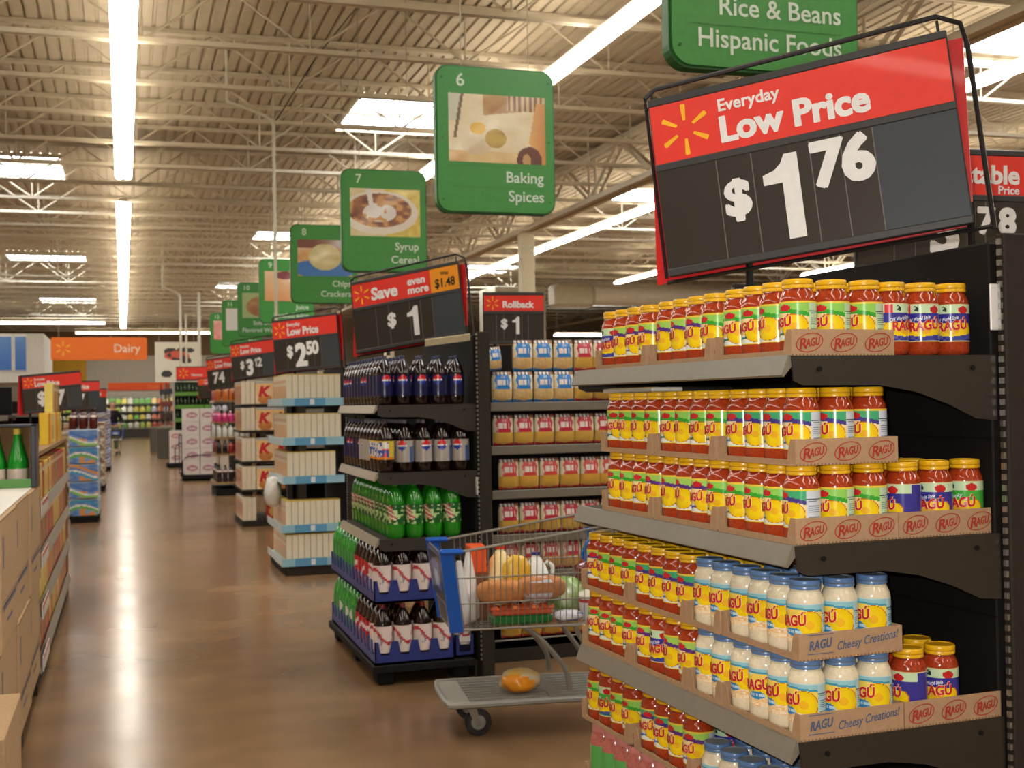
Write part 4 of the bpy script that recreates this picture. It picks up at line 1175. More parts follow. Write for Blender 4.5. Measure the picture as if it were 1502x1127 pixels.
DZ = ((1.6605, ('orange', 'orange', 'pink'), 'top shelf', .27), (1.2605, ('pink', 'pink', 'pink'), 'second shelf', .2), (1.0205, ('white',) * 3, 'third shelf', .24), (.7305, ('dark', 'red', 'red'), 'fourth shelf', .24), (.2355, ('pale',) * 3, 'lowest shelf', .3))
for z, ks, where, hh_ in DZ:
    for i in range(6):
        for j in range(6):
            if i and j: continue
            k = ks[min(2, i // 2)] if not j else ks[(j + 1) % 3]
            if z == 1.2605: z_ = 1.0205 + .24 + .0205
            else: z_ = z
            o = bpy.data.objects.new('drink_bottle', kinds[k]); COL.objects.link(o)
            x, y, _ = DE(.06 + i * .1, .06 + j * .2 if z != 1.2605 else .06 + j * .2); o.location = (x, y, z_); o.scale = (1, 1, hh_ / .24)
            tag(o, 'small far %s bottle, %s %s on the %s' % (k, ORD[i if not j else j], 'from the aisle' if not j else 'behind the corner along the aisle', where), 'bottle', 'far drink bottles under the 74 sign')
m = MB(); m.box((0, 0, 0), (.6, 1.2, .016), (150, 118, 80), 'board', .002)
for x in (.0, .585):
    for y in (.0, 1.185): m.box((x, y, -.245), (x + .015, y + .015, 0), (60, 50, 40), 'black')
tag(m.build('riser_shelf', loc=DE(0, 0, 1.2650), smooth=False), 'tan riser carrying the pink bottles in the far drinks display', 'shelf')
# rack of white cartons with a curved guard rail
t = thing('carton_rack', 'low black rack with a curved guard rail holding white cartons', 'rack', (1.17, 26.3, 0))
m = MB(); m.box((0, 0, .04), (.72, 1.2, .13), (34, 32, 32), 'black', .01)
for x in (.03, .6):
    for y in (.05, 1.05): m.box((x, y, 0), (x + .08, y + .08, .04), (26, 24, 24), 'black')
m.build('rack_base', t, smooth=False)
m = MB(); m.tube([(-.02, 1.1, .1), (-.02, 1.1, .9), (-.02, .95, .98), (-.02, .0, .98), (-.02, -.02, .9), (-.02, -.02, .1)], .012, (40, 38, 38), 'wire', 6)
m.build('side_rail', t)
m = MB(); m.tube([(.0, -.04, .13), (.0, -.06, .42), (.06, -.06, .5), (.2, -.06, .54), (.72, -.06, .55)], .012, (40, 38, 38), 'wire', 6); m.build('guard_rail', t)
wc = flat_box('white_carton', .31, .34, .275, (232, 222, 216), lambda u, v: (mix((190, 130, 150), (214, 170, 184), vnoise(u, v, 8)) if ell(u, v, .5, .52, .36, .24) and not (abs(v - .5) < .05 and abs(u - .5) < .25) else (234, 226, 220)))
for r in range(5):
    for c_ in range(2):
        for j in range(3):
            clone(wc, (1.20 + .17 + c_ * .32, 26.32 + j * .36, .131 + r * .279), 0, 'white carton with a mauve oval, row %s from the bottom, %s column' % (ORD[r], 'left' if c_ == 0 else 'right') if j == 0 else 'white carton, %s deep, row %s from the bottom, %s column of the black rack' % (ORD[j], ORD[r], 'left' if c_ == 0 else 'right'), 'white cartons on the black rack' + (', rear stacks' if j else ''), 'box')
t = thing('carton_rack', 'farther small black rack behind the mauve oval cartons', 'rack', (1.05, 32.3, 0))
m = MB(); m.box((0, 0, .03), (.6, .8, .12), (34, 32, 32), 'black', .01); m.box((.04, .05, 0), (.14, .15, .03), (26, 24, 24), 'black'); m.build('rack_base', t, smooth=False)
m = MB(); m.tube([(.2, -.03, .1), (.2, -.05, .5), (.28, -.05, .62), (.6, -.05, .66)], .014, (40, 38, 38), 'wire', 6); m.build('guard_rail', t)
for r in range(3): clone(wc, (1.28, 32.35, .121 + r * .279), 0, 'plain far white carton, %s up on the farther black rack' % ORD[r], 'cartons on the farther rack', 'box')
# green wine shelf with clearance sign
t = thing('wine_rack', 'far display of rows of green bottles under a red sign', 'display rack', (1.44, 36.55, 0))
m = MB(); m.box((0, .45, 0), (1.0, .5, 2.3), (40, 56, 34), 'black'); m.box((-.05, 0, 0), (-.01, .5, 2.3), (170, 168, 160), 'satin'); m.box((1.0, 0, 0), (1.04, .5, 2.3), (60, 58, 50), 'satin'); m.build('frame', t, smooth=False)
for z in (.25, .72, 1.14, 1.52, 1.9):
    m = MB(); m.box((0, 0, z), (1.0, .45, z + .03), (70, 110, 46), 'satin'); m.box((0, -.02, z - .01), (1.0, 0, z + .1), (96, 146, 58), 'plastic'); m.build('shelf', t, smooth=False)
wine = small_bottle(((30, 60, 24), (40, 84, 34)), (30, 40, 24), .32, .042)
for z, wh in ((1.172, 'third row'), (1.552, 'second row'), (1.932, 'top row')):
    for i in range(9):
        o = bpy.data.objects.new('wine_bottle', wine); COL.objects.link(o); o.location = (1.51 + i * .108, 36.68, z)
        tag(o, 'dark green bottle, %s from the left in the %s of the far display' % (ORD[i], wh), 'bottle', 'green bottles of the far display')
# flower-like bunch and bins, magazine spinner
for k, (x, y, h) in enumerate(((1.17, 38.6, .95), (1.06, 43.5, .9))):
    t = thing('trash_bin', 'gray upright bin on the aisle floor, %s of two' % ('nearer' if k == 0 else 'farther'), 'bin', (x, y, 0))
    m = MB(); m.prism(list(reversed(rrect(-.2, -.2, .2, .2, .05))), 0, h - .06, (92, 88, 78), 'satin', 'z'); m.build('bin_body', t, smooth=False)
    m = MB(); m.prism(list(reversed(rrect(-.215, -.215, .215, .215, .06))), h - .06, h, (120, 116, 104), 'satin', 'z'); m.build('rim', t, smooth=False)
for k, (x, y) in enumerate(((1.44, 40.5), (1.33, 42.2))):
    t = thing('display_stand', 'tall dark display stand with thin posts, %s' % ('right behind the nearer gray bin' if k == 0 else 'left and farther back'), 'stand', (x, y, 0))
    m = MB(); m.box((-.2, -.2, 0), (.2, .2, .06), (40, 38, 36), 'black', .01); m.build('base', t, smooth=False)
    for dx in (-.12, .0, .12):
        m = MB(); m.box((dx - .02, -.02, .06), (dx + .02, .02, 2.35), ((64, 58, 52), (150, 140, 126), (90, 50, 40))[int(dx * 8.4) + 1], 'satin', .005); m.build('post', t, smooth=False)
    for z in (.8, 1.2, 1.6, 2.0):
        m = MB(); m.box((-.17, -.14, z), (.17, .1, z + .16), ((120, 60, 50), (60, 60, 70), (150, 140, 120), (70, 50, 46))[int(z * 2.5) % 4], 'print', .01)
        m.build('pocket', t, smooth=False)
m = MB(); 
for i in range(26):
    a, b = rnd(0, 6.28), rnd(0, .16); m.lathe([(.004, 0), (.03, .015), (.03, .04), (.004, .055)], 6, random.choice(((150, 60, 80), (190, 140, 60), (90, 50, 90), (70, 110, 50))), 'print', Matrix.Translation((b * math.cos(a), b * math.sin(a), .34 + rnd(-.1, .1))))
m.lathe([(.09, 0), (.12, .26), (.1, .26)], 10, (60, 50, 44), 'satin')
tag(m.build('flower_bucket', loc=(1.30, 33.8, .0)), 'bucket of small mixed flowers behind the white cartons', 'flowers', kind=None)

# ================================================================== left side of the aisle
LB = (186, 156, 120)
def marked_carton(label, lo, hi, group):
    t = carton(label, lo, hi, col=LB, group=group)
    q = MB(); x = hi[0] + .001; y0, y1, z0, z1 = lo[1], hi[1], lo[2], hi[2]
    F = lambda a, b: (x, y0 + a, z0 + b)
    W, H = y1 - y0, z1 - z0
    for (a, b, c_, d) in ((.1, .62, .16, .86), (.12, .3, .9, .34), (.3, .18, .62, .21)):
        q.poly([(a * W, b * H), (c_ * W, b * H), (c_ * W, d * H), (a * W, d * H)], F, (120, 116, 130), 'board')
    for b in (.33, .36): q.poly([(.05 * W, b * H), (.95 * W, b * H), (.95 * W, (b + .012) * H), (.05 * W, (b + .012) * H)], F, (150, 130, 116), 'board')
    q.box((x - .0012, y0, z1 - .008), (x, y1, z1 - .002), (150, 118, 84), 'board')
    q.build('printed_mark', t, smooth=False)
    return t
for lv, (z0, z1) in enumerate(((.12, .628), (.632, 1.14))):
    for k in range(3):
        y0 = 4.9 + k * .745
        marked_carton('tall brown carton left of the aisle, %s layer, %s' % (('lower', 'upper')[lv], ('nearest the camera', 'middle of the stack', 'next to the yellow box rack')[k]), (-1.15, y0, z0), (-.45 + (.008 if (k + lv) % 2 else 0), y0 + .735, z1), 'tall brown cartons on the left')
t = thing('pallet', 'dark pallet under the tall brown cartons on the left', 'pallet', (-1.16, 4.88, 0))
m = MB(); m.box((0, 0, .08), (.70, 2.27, .12), (60, 48, 36), 'board'); m.build('deck', t, smooth=False)
for y in (0, 1.08, 2.17):
    m = MB(); m.box((0, y, 0), (.70, y + .1, .08), (60, 48, 36), 'board'); m.build('bearer', t, smooth=False)
m = MB(); m.box((-1.14, 4.92, 1.1408), (-.46, 6.78, 1.146), (236, 230, 218), 'paper', .002)
tag(m.build('slip_sheet', smooth=False), 'white slip sheet lying on top of the tall brown cartons', 'sheet')
carton('low light brown carton on the floor at the lower left corner', (-1.0, 4.2, 0), (-.375, 4.86, .5), col=LB)
# open case of green glass bottles on the cartons
t = thing('bottle_case', 'open display case holding green glass bottles on top of the brown cartons', 'case', (-.815, 6.82, 1.1405))
m = MB(); m.box((0, .0, 0), (.375, .24, .006), (150, 116, 78), 'board'); m.box((0, .234, .006), (.375, .24, .33), (190, 148, 104), 'board')
m.build('case_back', t, smooth=False)
m = MB(); m.box((.350, 0, 0), (.375, .24, .335), (34, 38, 50), 'print', .003); m.box((0, 0, .322), (.375, .24, .335), (34, 38, 50), 'print', .003); m.box((.335, .12, .006), (.35, .24, .32), (196, 160, 116), 'board')
m.build('case_edge', t, smooth=False)
m = MB(); m.box((0, -.002, .0), (.35, .004, .05), (90, 160, 70), 'print'); m.build('front_lip', t, smooth=False)
gb = thing('glass_bottle')
m = MB(); m.lathe([(.047, 0), (.050, .01), (.050, .115), (.044, .15), (.030, .20), (.019, .245), (.0165, .29), (.018, .295), (.018, .30)], 20, (26, 150, 40), 'soda'); m.build('bottle_body', gb, ang=60)
m = MB(); m.lathe([(.0185, .275), (.0195, .305), (.002, .307)], 12, (226, 206, 90), 'print', cap0=False, cap1=False); m.build('cap', gb)
m = MB(); m.sheet(lambda u, v: (.0506 * math.cos(u * PI - PI), .0506 * math.sin(u * PI - PI), .02 + .075 * v), 16, 6, lambda u, v: (206, 190, 180) if .2 < u < .8 else (226, 226, 190)); m.build('label', gb)
for i in range(3):
    clone(gb, (-.535 - i * .109, 6.88, 1.1475), .3 * i - .2, 'green glass bottle with gold cap, %s from the right in the open case' % ORD[i], 'green glass bottles in the open case', 'bottle')
    clone(gb, (-.535 - i * .109, 6.99, 1.1475), .5, 'green glass bottle behind the %s one in the open case' % ORD[i], 'green glass bottles in the open case, back row', 'bottle')
# long low rack of yellow and orange boxes
RX, RY0, RY1 = -.45, 7.25, 11.2
t = thing('display_rack', 'long low rack of yellow and orange boxes with white price strips left of the aisle', 'display rack', (RX, RY0, 0))
LR = RY1 - RY0
m = MB(); m.box((-.56, 0, 0), (-.02, LR, .10), (40, 36, 32), 'black', .005); m.build('base', t, smooth=False)
m = MB(); m.box((-.58, 0, .1), (-.555, LR, 1.33), (46, 42, 38), 'black'); m.build('back_panel', t, smooth=False)
for y in (-.025, LR):
    m = MB(); m.box((-.58, y, 0), (-.02, y + .025, 1.30), (150, 120, 84), 'board', .003); m.build('end_panel', t, smooth=False)
RZ = (.13, .42, .71, 1.0)
for z in RZ:
    m = MB(); m.box((-.555, 0, z - .025), (-.02, LR, z), (60, 52, 44), 'black'); so = m.build('shelf', t, smooth=False)
    m = MB(); m.prism([(-.02, z + .012), (0.0, z - .05), (-.006, z - .052), (-.028, z + .01)], 0, LR, (146, 138, 126), 'satin', 'y')
    m.build('price_strip', so, smooth=False)
    m = MB()
    m.box((.001, .06, z - .05), (.007, .66, z + .03), (222, 216, 208), 'print'); m.box((.0072, .06, z + .008), (.0078, .66, z + .03), (206, 50, 50), 'print')
    m.build('price_card', so, smooth=False)
PALB = [(226, 130, 40), (244, 206, 50), (206, 60, 40), (190, 130, 70), (246, 226, 120), (176, 40, 40), (130, 80, 50)]
def rackbox(k):
    b = PALB[k]; c2 = PALB[(k + 2) % 7]
    return flat_box('dinner_box', .185, .06, .225, b, lambda u, v: mix(c2, b, vnoise(u, v, 4) * 1.6 - .2) if .12 < v < .62 and .12 < u < .88 else (236, 226, 190) if .78 < v < .9 and .15 < u < .85 else b)
RB = [rackbox(k) for k in range(7)]
RN = ('orange', 'yellow', 'red-orange', 'tan', 'pale yellow', 'red', 'brown')
for r, z in enumerate(RZ):
    for i in range(20):
        k = (i * 3 + r * 2 + (i // 4)) % 7
        clone(RB[k], (RX - .035, RY0 + .105 + i * .195, z + .0005), PI / 2, '%s dinner box, %s from the near end, %s low rack shelf' % (RN[k], ORD[i], ('lowest', 'second', 'third', 'top')[r]), 'boxes on the long low rack', 'box')
for i in range(9):
    k = (1, 0, 1, 4, 1, 0, 1, 3, 1)[i]
    for lv in range(2 if i > 3 else 1):
        clone(RB[(k + 3 * lv) % 7], (RX - .06 - .01 * lv, RY0 + 2.0 + i * .215, 1.302 + lv * .2265), PI / 2 + rnd(-.1, .1), '%s box piled on the low rack top, %s along its %s layer' % (RN[(k + 3 * lv) % 7], ORD[i], ('lower', 'upper')[lv]), 'boxes piled on top of the low rack', 'box')
m = MB(); m.box((-.53, 1.9, 1.275), (-.03, LR, 1.301), (150, 120, 84), 'board'); m.build('top_board', t, smooth=False)
m = MB(); m.box((-.53, .0, 1.275), (-.03, 1.9, 1.301), (150, 120, 84), 'board'); m.build('top_board', t, smooth=False)
pinkb = flat_box('snack_box', .2, .12, .16, (226, 190, 180), lambda u, v: (214, 120, 120) if v < .3 else (236, 216, 206))
for i in range(6):
    clone(pinkb, (RX - .42, RY0 + .15 + i * .22, 1.302), PI / 2, 'pale pink box on the back of the low rack top, %s from the near end' % ORD[i], 'pale pink boxes on the low rack', 'box')
    clone(pinkb, (RX - .42, RY0 + .15 + i * .22, 1.4635), PI / 2, 'upper pale pink box on the low rack, %s from the near end' % ORD[i], 'pale pink boxes on the low rack', 'box')
# paper towel pallet and two more pallets farther along
def swirl(a, b, c_, d):
    def f(u, v):
        k = v + .25 * math.sin(u * 3.2 + a[0])
        n = vnoise(u, v, 5)
        if .18 < k < .36: return c_
        if .36 <= k < .48: return (236, 236, 226)
        if .62 < k < .8: return b
        if n > .72: return d
        return mix(a, (226, 230, 232), n * .7)
    return f
def pack(name, w_, d, h, body, sw):
    t = thing(name)
    m = MB(); m.box((-w_ / 2, 0, 0), (w_ / 2, d, h), body, 'plastic', .03); m.build('wrap', t, smooth=True)
    g = MB(); g.sheet(lambda u, v: (-w_ / 2 + .012 + (w_ - .024) * u, -.0015, .012 + (h - .024) * v), 22, 14, sw)
    g.sheet(lambda u, v: (w_ / 2 + .0015, .03 + (d - .06) * u, .03 + (h - .06) * v), 14, 14, sw); g.build('printed_front', t, smooth=False)
    return t
towel = [pack('towel_pack', .39, .35, .235, (190, 204, 214), swirl((60 + q, 110, 190), ((60, 150, 190), (226, 150, 70), (70, 120, 200))[q], ((110, 180, 90), (70, 160, 200), (140, 200, 100))[q], (226, 150, 70))) for q in range(3)]
def pallet_stack(proto, x, y, cols, rows, wpk, dpk, hpk, lab, group, base=.09):
    t = thing('pallet', 'black pallet under the %s' % lab, 'pallet', (x - cols * wpk, y, 0))
    m = MB(); m.box((0, 0, .05), (cols * wpk, 3 * dpk, base), (26, 24, 24), 'black', .006); m.build('deck', t, smooth=False)
    for k in (0, 1, 2):
        m = MB(); m.box((.02, k * dpk * 1.3, 0), (cols * wpk - .02, k * dpk * 1.3 + .1, .05), (22, 20, 20), 'black'); m.build('bearer', t, smooth=False)
    for r in range(rows):
        for j in range(3):
            for c_ in range(cols):
                if c_ and j: continue
                clone(proto[(r * 2 + j) % len(proto)] if isinstance(proto, list) else proto, (x - wpk * (c_ + .5), y + j * dpk, base + .0005 + r * hpk), 0, ('%s, %s up at the pallet front' % (lab[:-1], ORD[r])) + (', %s column from the aisle' % ORD[c_] if cols > 1 else '') if j == 0 else '%s, %s from the floor, %s deep on the pallet' % (lab[:-1], ORD[r], ORD[j]), group, 'pack')
pallet_stack(towel, -.325, 17.5, 1, 5, .395, .36, .237, 'blue and green paper towel packs', 'paper towel packs on the pallet')
syr = small_bottle(((90, 30, 24), (216, 206, 196)), (60, 26, 22), .27, .05)
for i in range(3):
    for j in range(5):
        o = bpy.data.objects.new('syrup_bottle', syr); COL.objects.link(o); o.location = (-.66 + i * .13, 17.58 + j * .2, .09 + 5 * .237 + .0008)
        tag(o, 'dark red bottle with pale label on the paper towel packs, %s row, %s from left' % (ORD[j], ORD[i]), 'bottle', 'dark red bottles on the paper towel packs')
tanp = pack('snack_case', .4, .36, .24, (196, 170, 140), swirl((190, 150, 110), (150, 100, 70), (206, 190, 160), (120, 110, 120)))
pallet_stack(tanp, -.335, 24.2, 2, 5, .41, .37, .242, 'tan printed snack cases', 'snack cases on the pallet')
bluep = pack('water_case', .4, .36, .24, (150, 160, 190), swirl((70, 90, 160), (206, 206, 216), (120, 110, 130), (190, 170, 150)))
pallet_stack(bluep, -.305, 32.0, 2, 6, .41, .37, .242, 'blue and white water cases', 'water cases on the pallet')
# left shelving with bagged goods
gondola('dark shelving run left of the aisle behind the yellow box rack', -7.0, -1.06, 12.6, 13.5, (.13, .6, 1.05, 1.5), top=1.8, holes=False)
gondola('dark shelving run left of the aisle behind the paper towel pallet', -7.0, -.9, 18.7, 19.6, (.13, .6, 1.05, 1.5), top=1.7, holes=False)
gondola('dark shelving run left of the aisle behind the snack cases', -7.0, -1.2, 25.6, 26.5, (.13, .6, 1.05, 1.5), top=1.7, holes=False)
sackm = []
for col, c2 in (((206, 206, 206), (70, 100, 170)), ((70, 110, 180), (230, 230, 226)), ((190, 160, 130), (226, 216, 196)), ((40, 38, 40), (90, 80, 80))):
    m = MB(); m.sheet(lambda u, v: ((u - .5) * .24 * (1 - .25 * (2 * v - 1) ** 6), -.07 * math.sin(PI * v) ** .5 * (1 - (2 * u - 1) ** 4) , v * .3), 12, 14, lambda u, v: c2 if .25 < v < .75 and .2 < u < .8 and vnoise(u, v, 4) > .4 else col, 'print')
    m.sheet(lambda u, v: ((.5 - u) * .24 * (1 - .25 * (2 * v - 1) ** 6), .07 * math.sin(PI * v) ** .5 * (1 - (2 * u - 1) ** 4) , v * .3), 8, 8, lambda u, v: col, 'print')
    sackm.append(m.mesh('chip_bag', ang=80))
for lv in range(2):
    for i in range(7):
        k = (i * 2 + lv + (i // 3)) % 4
        o = bpy.data.objects.new('chip_bag', sackm[k]); COL.objects.link(o); o.location = (-1.30 - i * .26, 12.70 + .0, (1.501, 1.782 + .02)[lv]); o.rotation_euler = (0, 0, rnd(-.2, .2))
        tag(o, '%s bag, %s from the aisle on the %s of the left shelving' % (('white and blue', 'blue', 'tan', 'black')[k], ORD[i], ('top shelf', 'very top')[lv]), 'bag', 'bags on the left shelving')

# ================================================================== far end of the hall
m = MB(); m.box((-14.0, 50, 2.62), (-2.9, 56, 4.5), (214, 212, 204), 'painted'); struct(m, 'wall_bulkhead', smooth=False)
m = MB(); m.box((-3.75, 69.93, 0), (-1.9, 69.999, 4.25), (222, 170, 30), 'painted'); struct(m, 'trim_1', smooth=False)
for k, (a, b) in enumerate(((-5.0, -4.02), (-3.96, -3.5))):
    t = thing('wall_poster', 'blue framed panel on the far white bulkhead, %s one' % ('wider left' if k == 0 else 'narrow right'), 'poster', (a, 49.96, 3.05))
    m = MB(); m.box((0, 0, 0), (b - a, .035, 1.36), (232, 232, 228), 'satin', .01); m.build('frame', t, smooth=False)
    m = MB(); m.sheet(lambda u, v: (.03 + (b - a - .06) * u, -.002, .03 + 1.3 * v), 8, 10, lambda u, v: mix((56, 110, 190), (90, 140, 206), v)); m.build('picture', t, smooth=False)
t = thing('dairy_cooler', 'long lit refrigerated wall case full of dairy packages at the far end', 'cooler', (-3.3, 67.6, 0))
LC = 11.0
m = MB(); m.box((0, 0, 0), (LC, 2.2, .42), (70, 66, 60), 'satin', .02); m.box((-.0, -.03, .42), (LC, .06, .5), (130, 126, 116), 'satin', .01); m.build('base', t, smooth=False)
m = MB(); m.box((0, 1.9, .5), (LC, 2.2, 2.3), (236, 236, 230), 'painted'); m.box((0, 0, .5), (.06, 1.9, 2.3), (200, 198, 190), 'painted'); m.box((LC - .06, 0, .5), (LC, 1.9, 2.3), (200, 198, 190), 'painted'); m.build('cabinet', t, smooth=False)
m = MB(); m.box((0, .3, 2.3), (LC, 2.2, 2.5), (206, 200, 186), 'painted', .02); m.box((0, .3, 2.2), (LC, .33, 2.3), (206, 200, 186), 'painted'); m.build('canopy', t, smooth=False)
m = MB(); m.box((.1, .36, 2.24), (LC - .1, .46, 2.298), (255, 250, 236), 'case_lamp'); m.build('case_light', t, smooth=False)
for z, d0 in ((.95, .7), (1.35, .8), (1.78, .9)):
    m = MB(); m.box((.06, d0, z - .03), (LC - .06, 1.9, z), (206, 204, 196), 'satin'); so = m.build('shelf', t, smooth=False)
    m = MB(); m.box((.06, d0 - .01, z - .06), (LC - .06, d0, z + .01), (60, 56, 54), 'satin'); m.build('price_strip', so, smooth=False)
for r, (z, d0, h) in enumerate(((.502, .3, .34), (.9505, .73, .3), (1.3505, .83, .34), (1.7805, .93, .38))):
    for i in range(34):
        x = -3.3 + .25 + i * .31
        u = i / 34
        if i < 15: col = random.choice(((170, 206, 90), (226, 216, 110), (236, 236, 226), (120, 190, 100)))
        else: col = ((206, 90, 80), (226, 140, 120), (216, 214, 236), (236, 216, 150))[r] if rnd(0, 1) > .3 else random.choice(((236, 226, 200), (230, 150, 110), (190, 180, 210)))
        m = MB(); hh_ = h * rnd(.85, 1.0); m.box((-.13, 0, 0), (.13, .3, hh_ * .8), col, 'print', .02); m.lathe([(.05, hh_ * .79), (.05, hh_), (.002, hh_)], 8, mix(col, (240, 240, 240), .6), 'print', Matrix.Translation((0, .15, 0)), cap1=False)
        tag(m.build('dairy_carton', loc=(x, 67.6 + d0, z), smooth=False), 'tiny dairy package, %d%% along from the left on the %s cooler shelf' % (round(u * 100), ('lowest', 'second', 'third', 'top')[r]), 'carton', 'dairy packages in the far cooler')
t = thing('fascia_sign', 'orange fascia strip above the lit dairy cooler', 'sign', (-.75, 67.86, 2.51))
m = MB(); m.box((0, 0, 0), (3.2, .04, .42), (244, 92, 30), 'satin', .01); m.build('sign_board', t, smooth=False)
m = MB(); m.text('Dairy', lambda x, y: (x, -.003, y), .17, (250, 150, 80), 2.3, .12, 'c'); m.build('lettering', t, smooth=False)

# ================================================================== shopping carts
GRAY = (150, 146, 136)
def catmull(P, n=6):
    P = [Vector(p) for p in P]; out = []
    for i in range(len(P) - 1):
        a, b, c_, d = P[max(i - 1, 0)], P[i], P[i + 1], P[min(i + 2, len(P) - 1)]
        for k in range(n):
            t = k / n
            out.append(.5 * ((2 * b) + (-a + c_) * t + (2 * a - 5 * b + 4 * c_ - d) * t * t + (-a + 3 * b - 3 * c_ + d) * t ** 3))
    out.append(P[-1]); return out
def cart(label, loc, rz, nwire=15):
    t = thing('shopping_cart', label, 'shopping cart', loc, rz)
    zb, xf, xr = .505, .02, .86
    def top(x): return .855 + (x / .95) * .15
    def half(x, z): return (.215 + .045 * x / .9) + .045 * (z - zb) / .4
    def P(x, sgn, z): return (x - (.05 * (z - zb) / .4 if x < .1 else 0), sgn * half(x, z), z)
    m = MB()
    for sg in (-1, 1):      # side panels
        for z in (zb, zb + .12, zb + .24):
            m.tube([P(xf, sg, z), P(xr, sg, z + .01)], .0032, GRAY, 'wire', 5)
        for i in range(nwire * 2 + 1):
            x = xf + (xr - xf) * i / (nwire * 2); m.tube([P(x, sg, zb), P(x, sg, top(x))], .0022, GRAY, 'wire', 4)
    for i in range(11):     # floor and rear gate
        y = -.2 + .04 * i; m.tube([(xf, y, zb), (xr, y * 1.2, zb), (xr + .06, y * 1.35, top(xr))], .0024, GRAY, 'wire', 4)
    for i in range(7): x = xf + (xr - xf) * i / 6; m.tube([P(x, -1, zb), P(x, 1, zb)], .0028, GRAY, 'wire', 4)
    for z in (zb + .1, zb + .2): m.tube([P(xf, -1, z), P(xf, 1, z)], .0028, GRAY, 'wire', 4)
    for i in range(9): y = -.9 + i * .225; m.tube([(xf, y * half(xf, zb), zb), (xf - .05, y * half(xf, top(0)), top(0))], .0022, GRAY, 'wire', 4)
    m.build('basket', t)
    m = MB(); m.tube([P(xr + .06, -1, top(xr)), P(xf, -1, top(xf)), P(xf, 1, top(xf)), P(xr + .06, 1, top(xr))], .0065, GRAY, 'wire', 7)
    m.tube([P(xr, -1, zb), P(xf, -1, zb), P(xf, 1, zb), P(xr, 1, zb)], .0055, GRAY, 'wire', 6); m.build('rim', t)
    for sg in (-1, 1):
        m = MB()
        a, b = Vector(P(xf, sg, zb - .01)), Vector(P(xf, sg, top(xf) + .02))
        M0 = Matrix.Translation(a)
        L = (b - a)
        pts = lambda w0, w1: None
        vs = []
        for q in (a, b):
            for dx, dy in ((-.012, -.03), (.05, -.03 if sg < 0 else -.012), (.05, .012 if sg < 0 else .03), (-.012, .03)): vs.append((q.x + dx * 1.0, q.y + dy * .6, q.z))
        m.add(vs, [(0, 3, 2, 1), (4, 5, 6, 7), (0, 1, 5, 4), (1, 2, 6, 5), (2, 3, 7, 6), (3, 0, 4, 7)], (26, 92, 190), 'plastic')
        m.box((b.x - .012, b.y - .03, b.z - .02), (b.x + .10, b.y + .03, b.z + .004), (26, 92, 190), 'plastic', .01)
        m.build('corner_guard', t, smooth=False)
    m = MB(); zt = top(0)
    def fp(u, v): z = zb + .13 + v * .2; x = xf - .05 * (z - zb) / .4 - .012; return (x, (u - .5) * 2 * (half(xf, z) - .03), z)
    m.sheet(lambda u, v: fp(1 - u, v), 24, 16, lambda u, v: (mix((70, 110, 190), (190, 206, 226), 1 if ell(u, v, .5, .45, .2, .2) else 0) if .2 < u < .85 and .2 < v < .85 else (44, 40, 38)), 'print')
    m.sheet(lambda u, v: tuple(Vector(fp(u, v)) + Vector((.006, 0, 0))), 4, 4, lambda u, v: (60, 58, 54), 'print')
    m.build('ad_panel', t, smooth=False)
    m = MB(); hx = xr + .13
    m.tube(catmull([(xr + .05, -.275, top(xr) - .01), (hx, -.275, 1.03), (hx + .01, -.24, 1.04), (hx + .01, 0, 1.04), (hx + .01, .24, 1.04), (hx, .275, 1.03), (xr + .05, .275, top(xr) - .01)]), .014, (40, 70, 150), 'plastic', 8)
    m.build('handle', t)
    for sg in (-1, 1):
        m = MB()
        m.tube(catmull([(.36, sg * .2, zb - .005), (.44, sg * .2, .44), (.53, sg * .21, .33), (.56, sg * .215, .27), (.57, sg * .22, .20)]), .0125, GRAY, 'wire', 7)
        m.tube(catmull([(.60, sg * .21, zb - .005), (.64, sg * .22, .42), (.80, sg * .235, .2), (.88, sg * .24, .14)]), .0125, GRAY, 'wire', 7)
        m.build('leg', t)
    m = MB(); zt_ = .165
    m.tube(catmull([(.9, -.25, zt_ - .01), (.5, -.25, zt_), (.06, -.25, zt_), (.0, -.21, zt_ + .002), (-.012, 0, zt_ + .004), (.0, .21, zt_ + .002), (.06, .25, zt_), (.5, .25, zt_), (.9, .25, zt_ - .01)]), .014, (142, 140, 130), 'satin', 7)
    for i in range(9): y = -.2 + .05 * i; m.box((.0, y - .013, zt_ - .006), (.9, y + .013, zt_ + .006), (132, 130, 120), 'satin', .003)
    m.box((-.005, -.22, zt_ - .004), (.10, .22, zt_ + .009), (150, 148, 138), 'satin', .004); m.box((.48, -.24, zt_ - .008), (.54, .24, zt_ + .008), (132, 130, 120), 'satin', .003)
    m.build('lower_tray', t)
    for (x, y) in ((.10, -.15), (.10, .15), (.84, -.22), (.84, .22)):
        m = MB(); m.box((x - .02, y - .02, .135), (x + .025, y + .02, zt_), (160, 158, 150), 'steel', .004)
        for dy in (-.022, .018): m.prism([(x - .02, .15), (x + .03, .15), (x + .055, .06), (x + .035, .05)], y + dy, y + dy + .004, (170, 168, 160), 'steel', 'y')
        c_ = m.build('caster', t, smooth=False)
        w_ = MB(); Mw = Matrix.Translation((x + .045, y - .016, .0625)) @ Matrix.Rotation(-PI / 2, 4, 'X')
        w_.lathe([(.010, .0), (.030, .002), (.034, .004), (.058, .003), (.0625, .008), (.0625, .024), (.058, .029), (.034, .028), (.030, .030), (.010, .032)], 24, [(150, 148, 140), (150, 148, 140), (40, 38, 36), (26, 25, 24), (26, 25, 24), (26, 25, 24), (40, 38, 36), (150, 148, 140), (150, 148, 140)], 'satin', Mw)
        w_.build('wheel', c_)
    return t
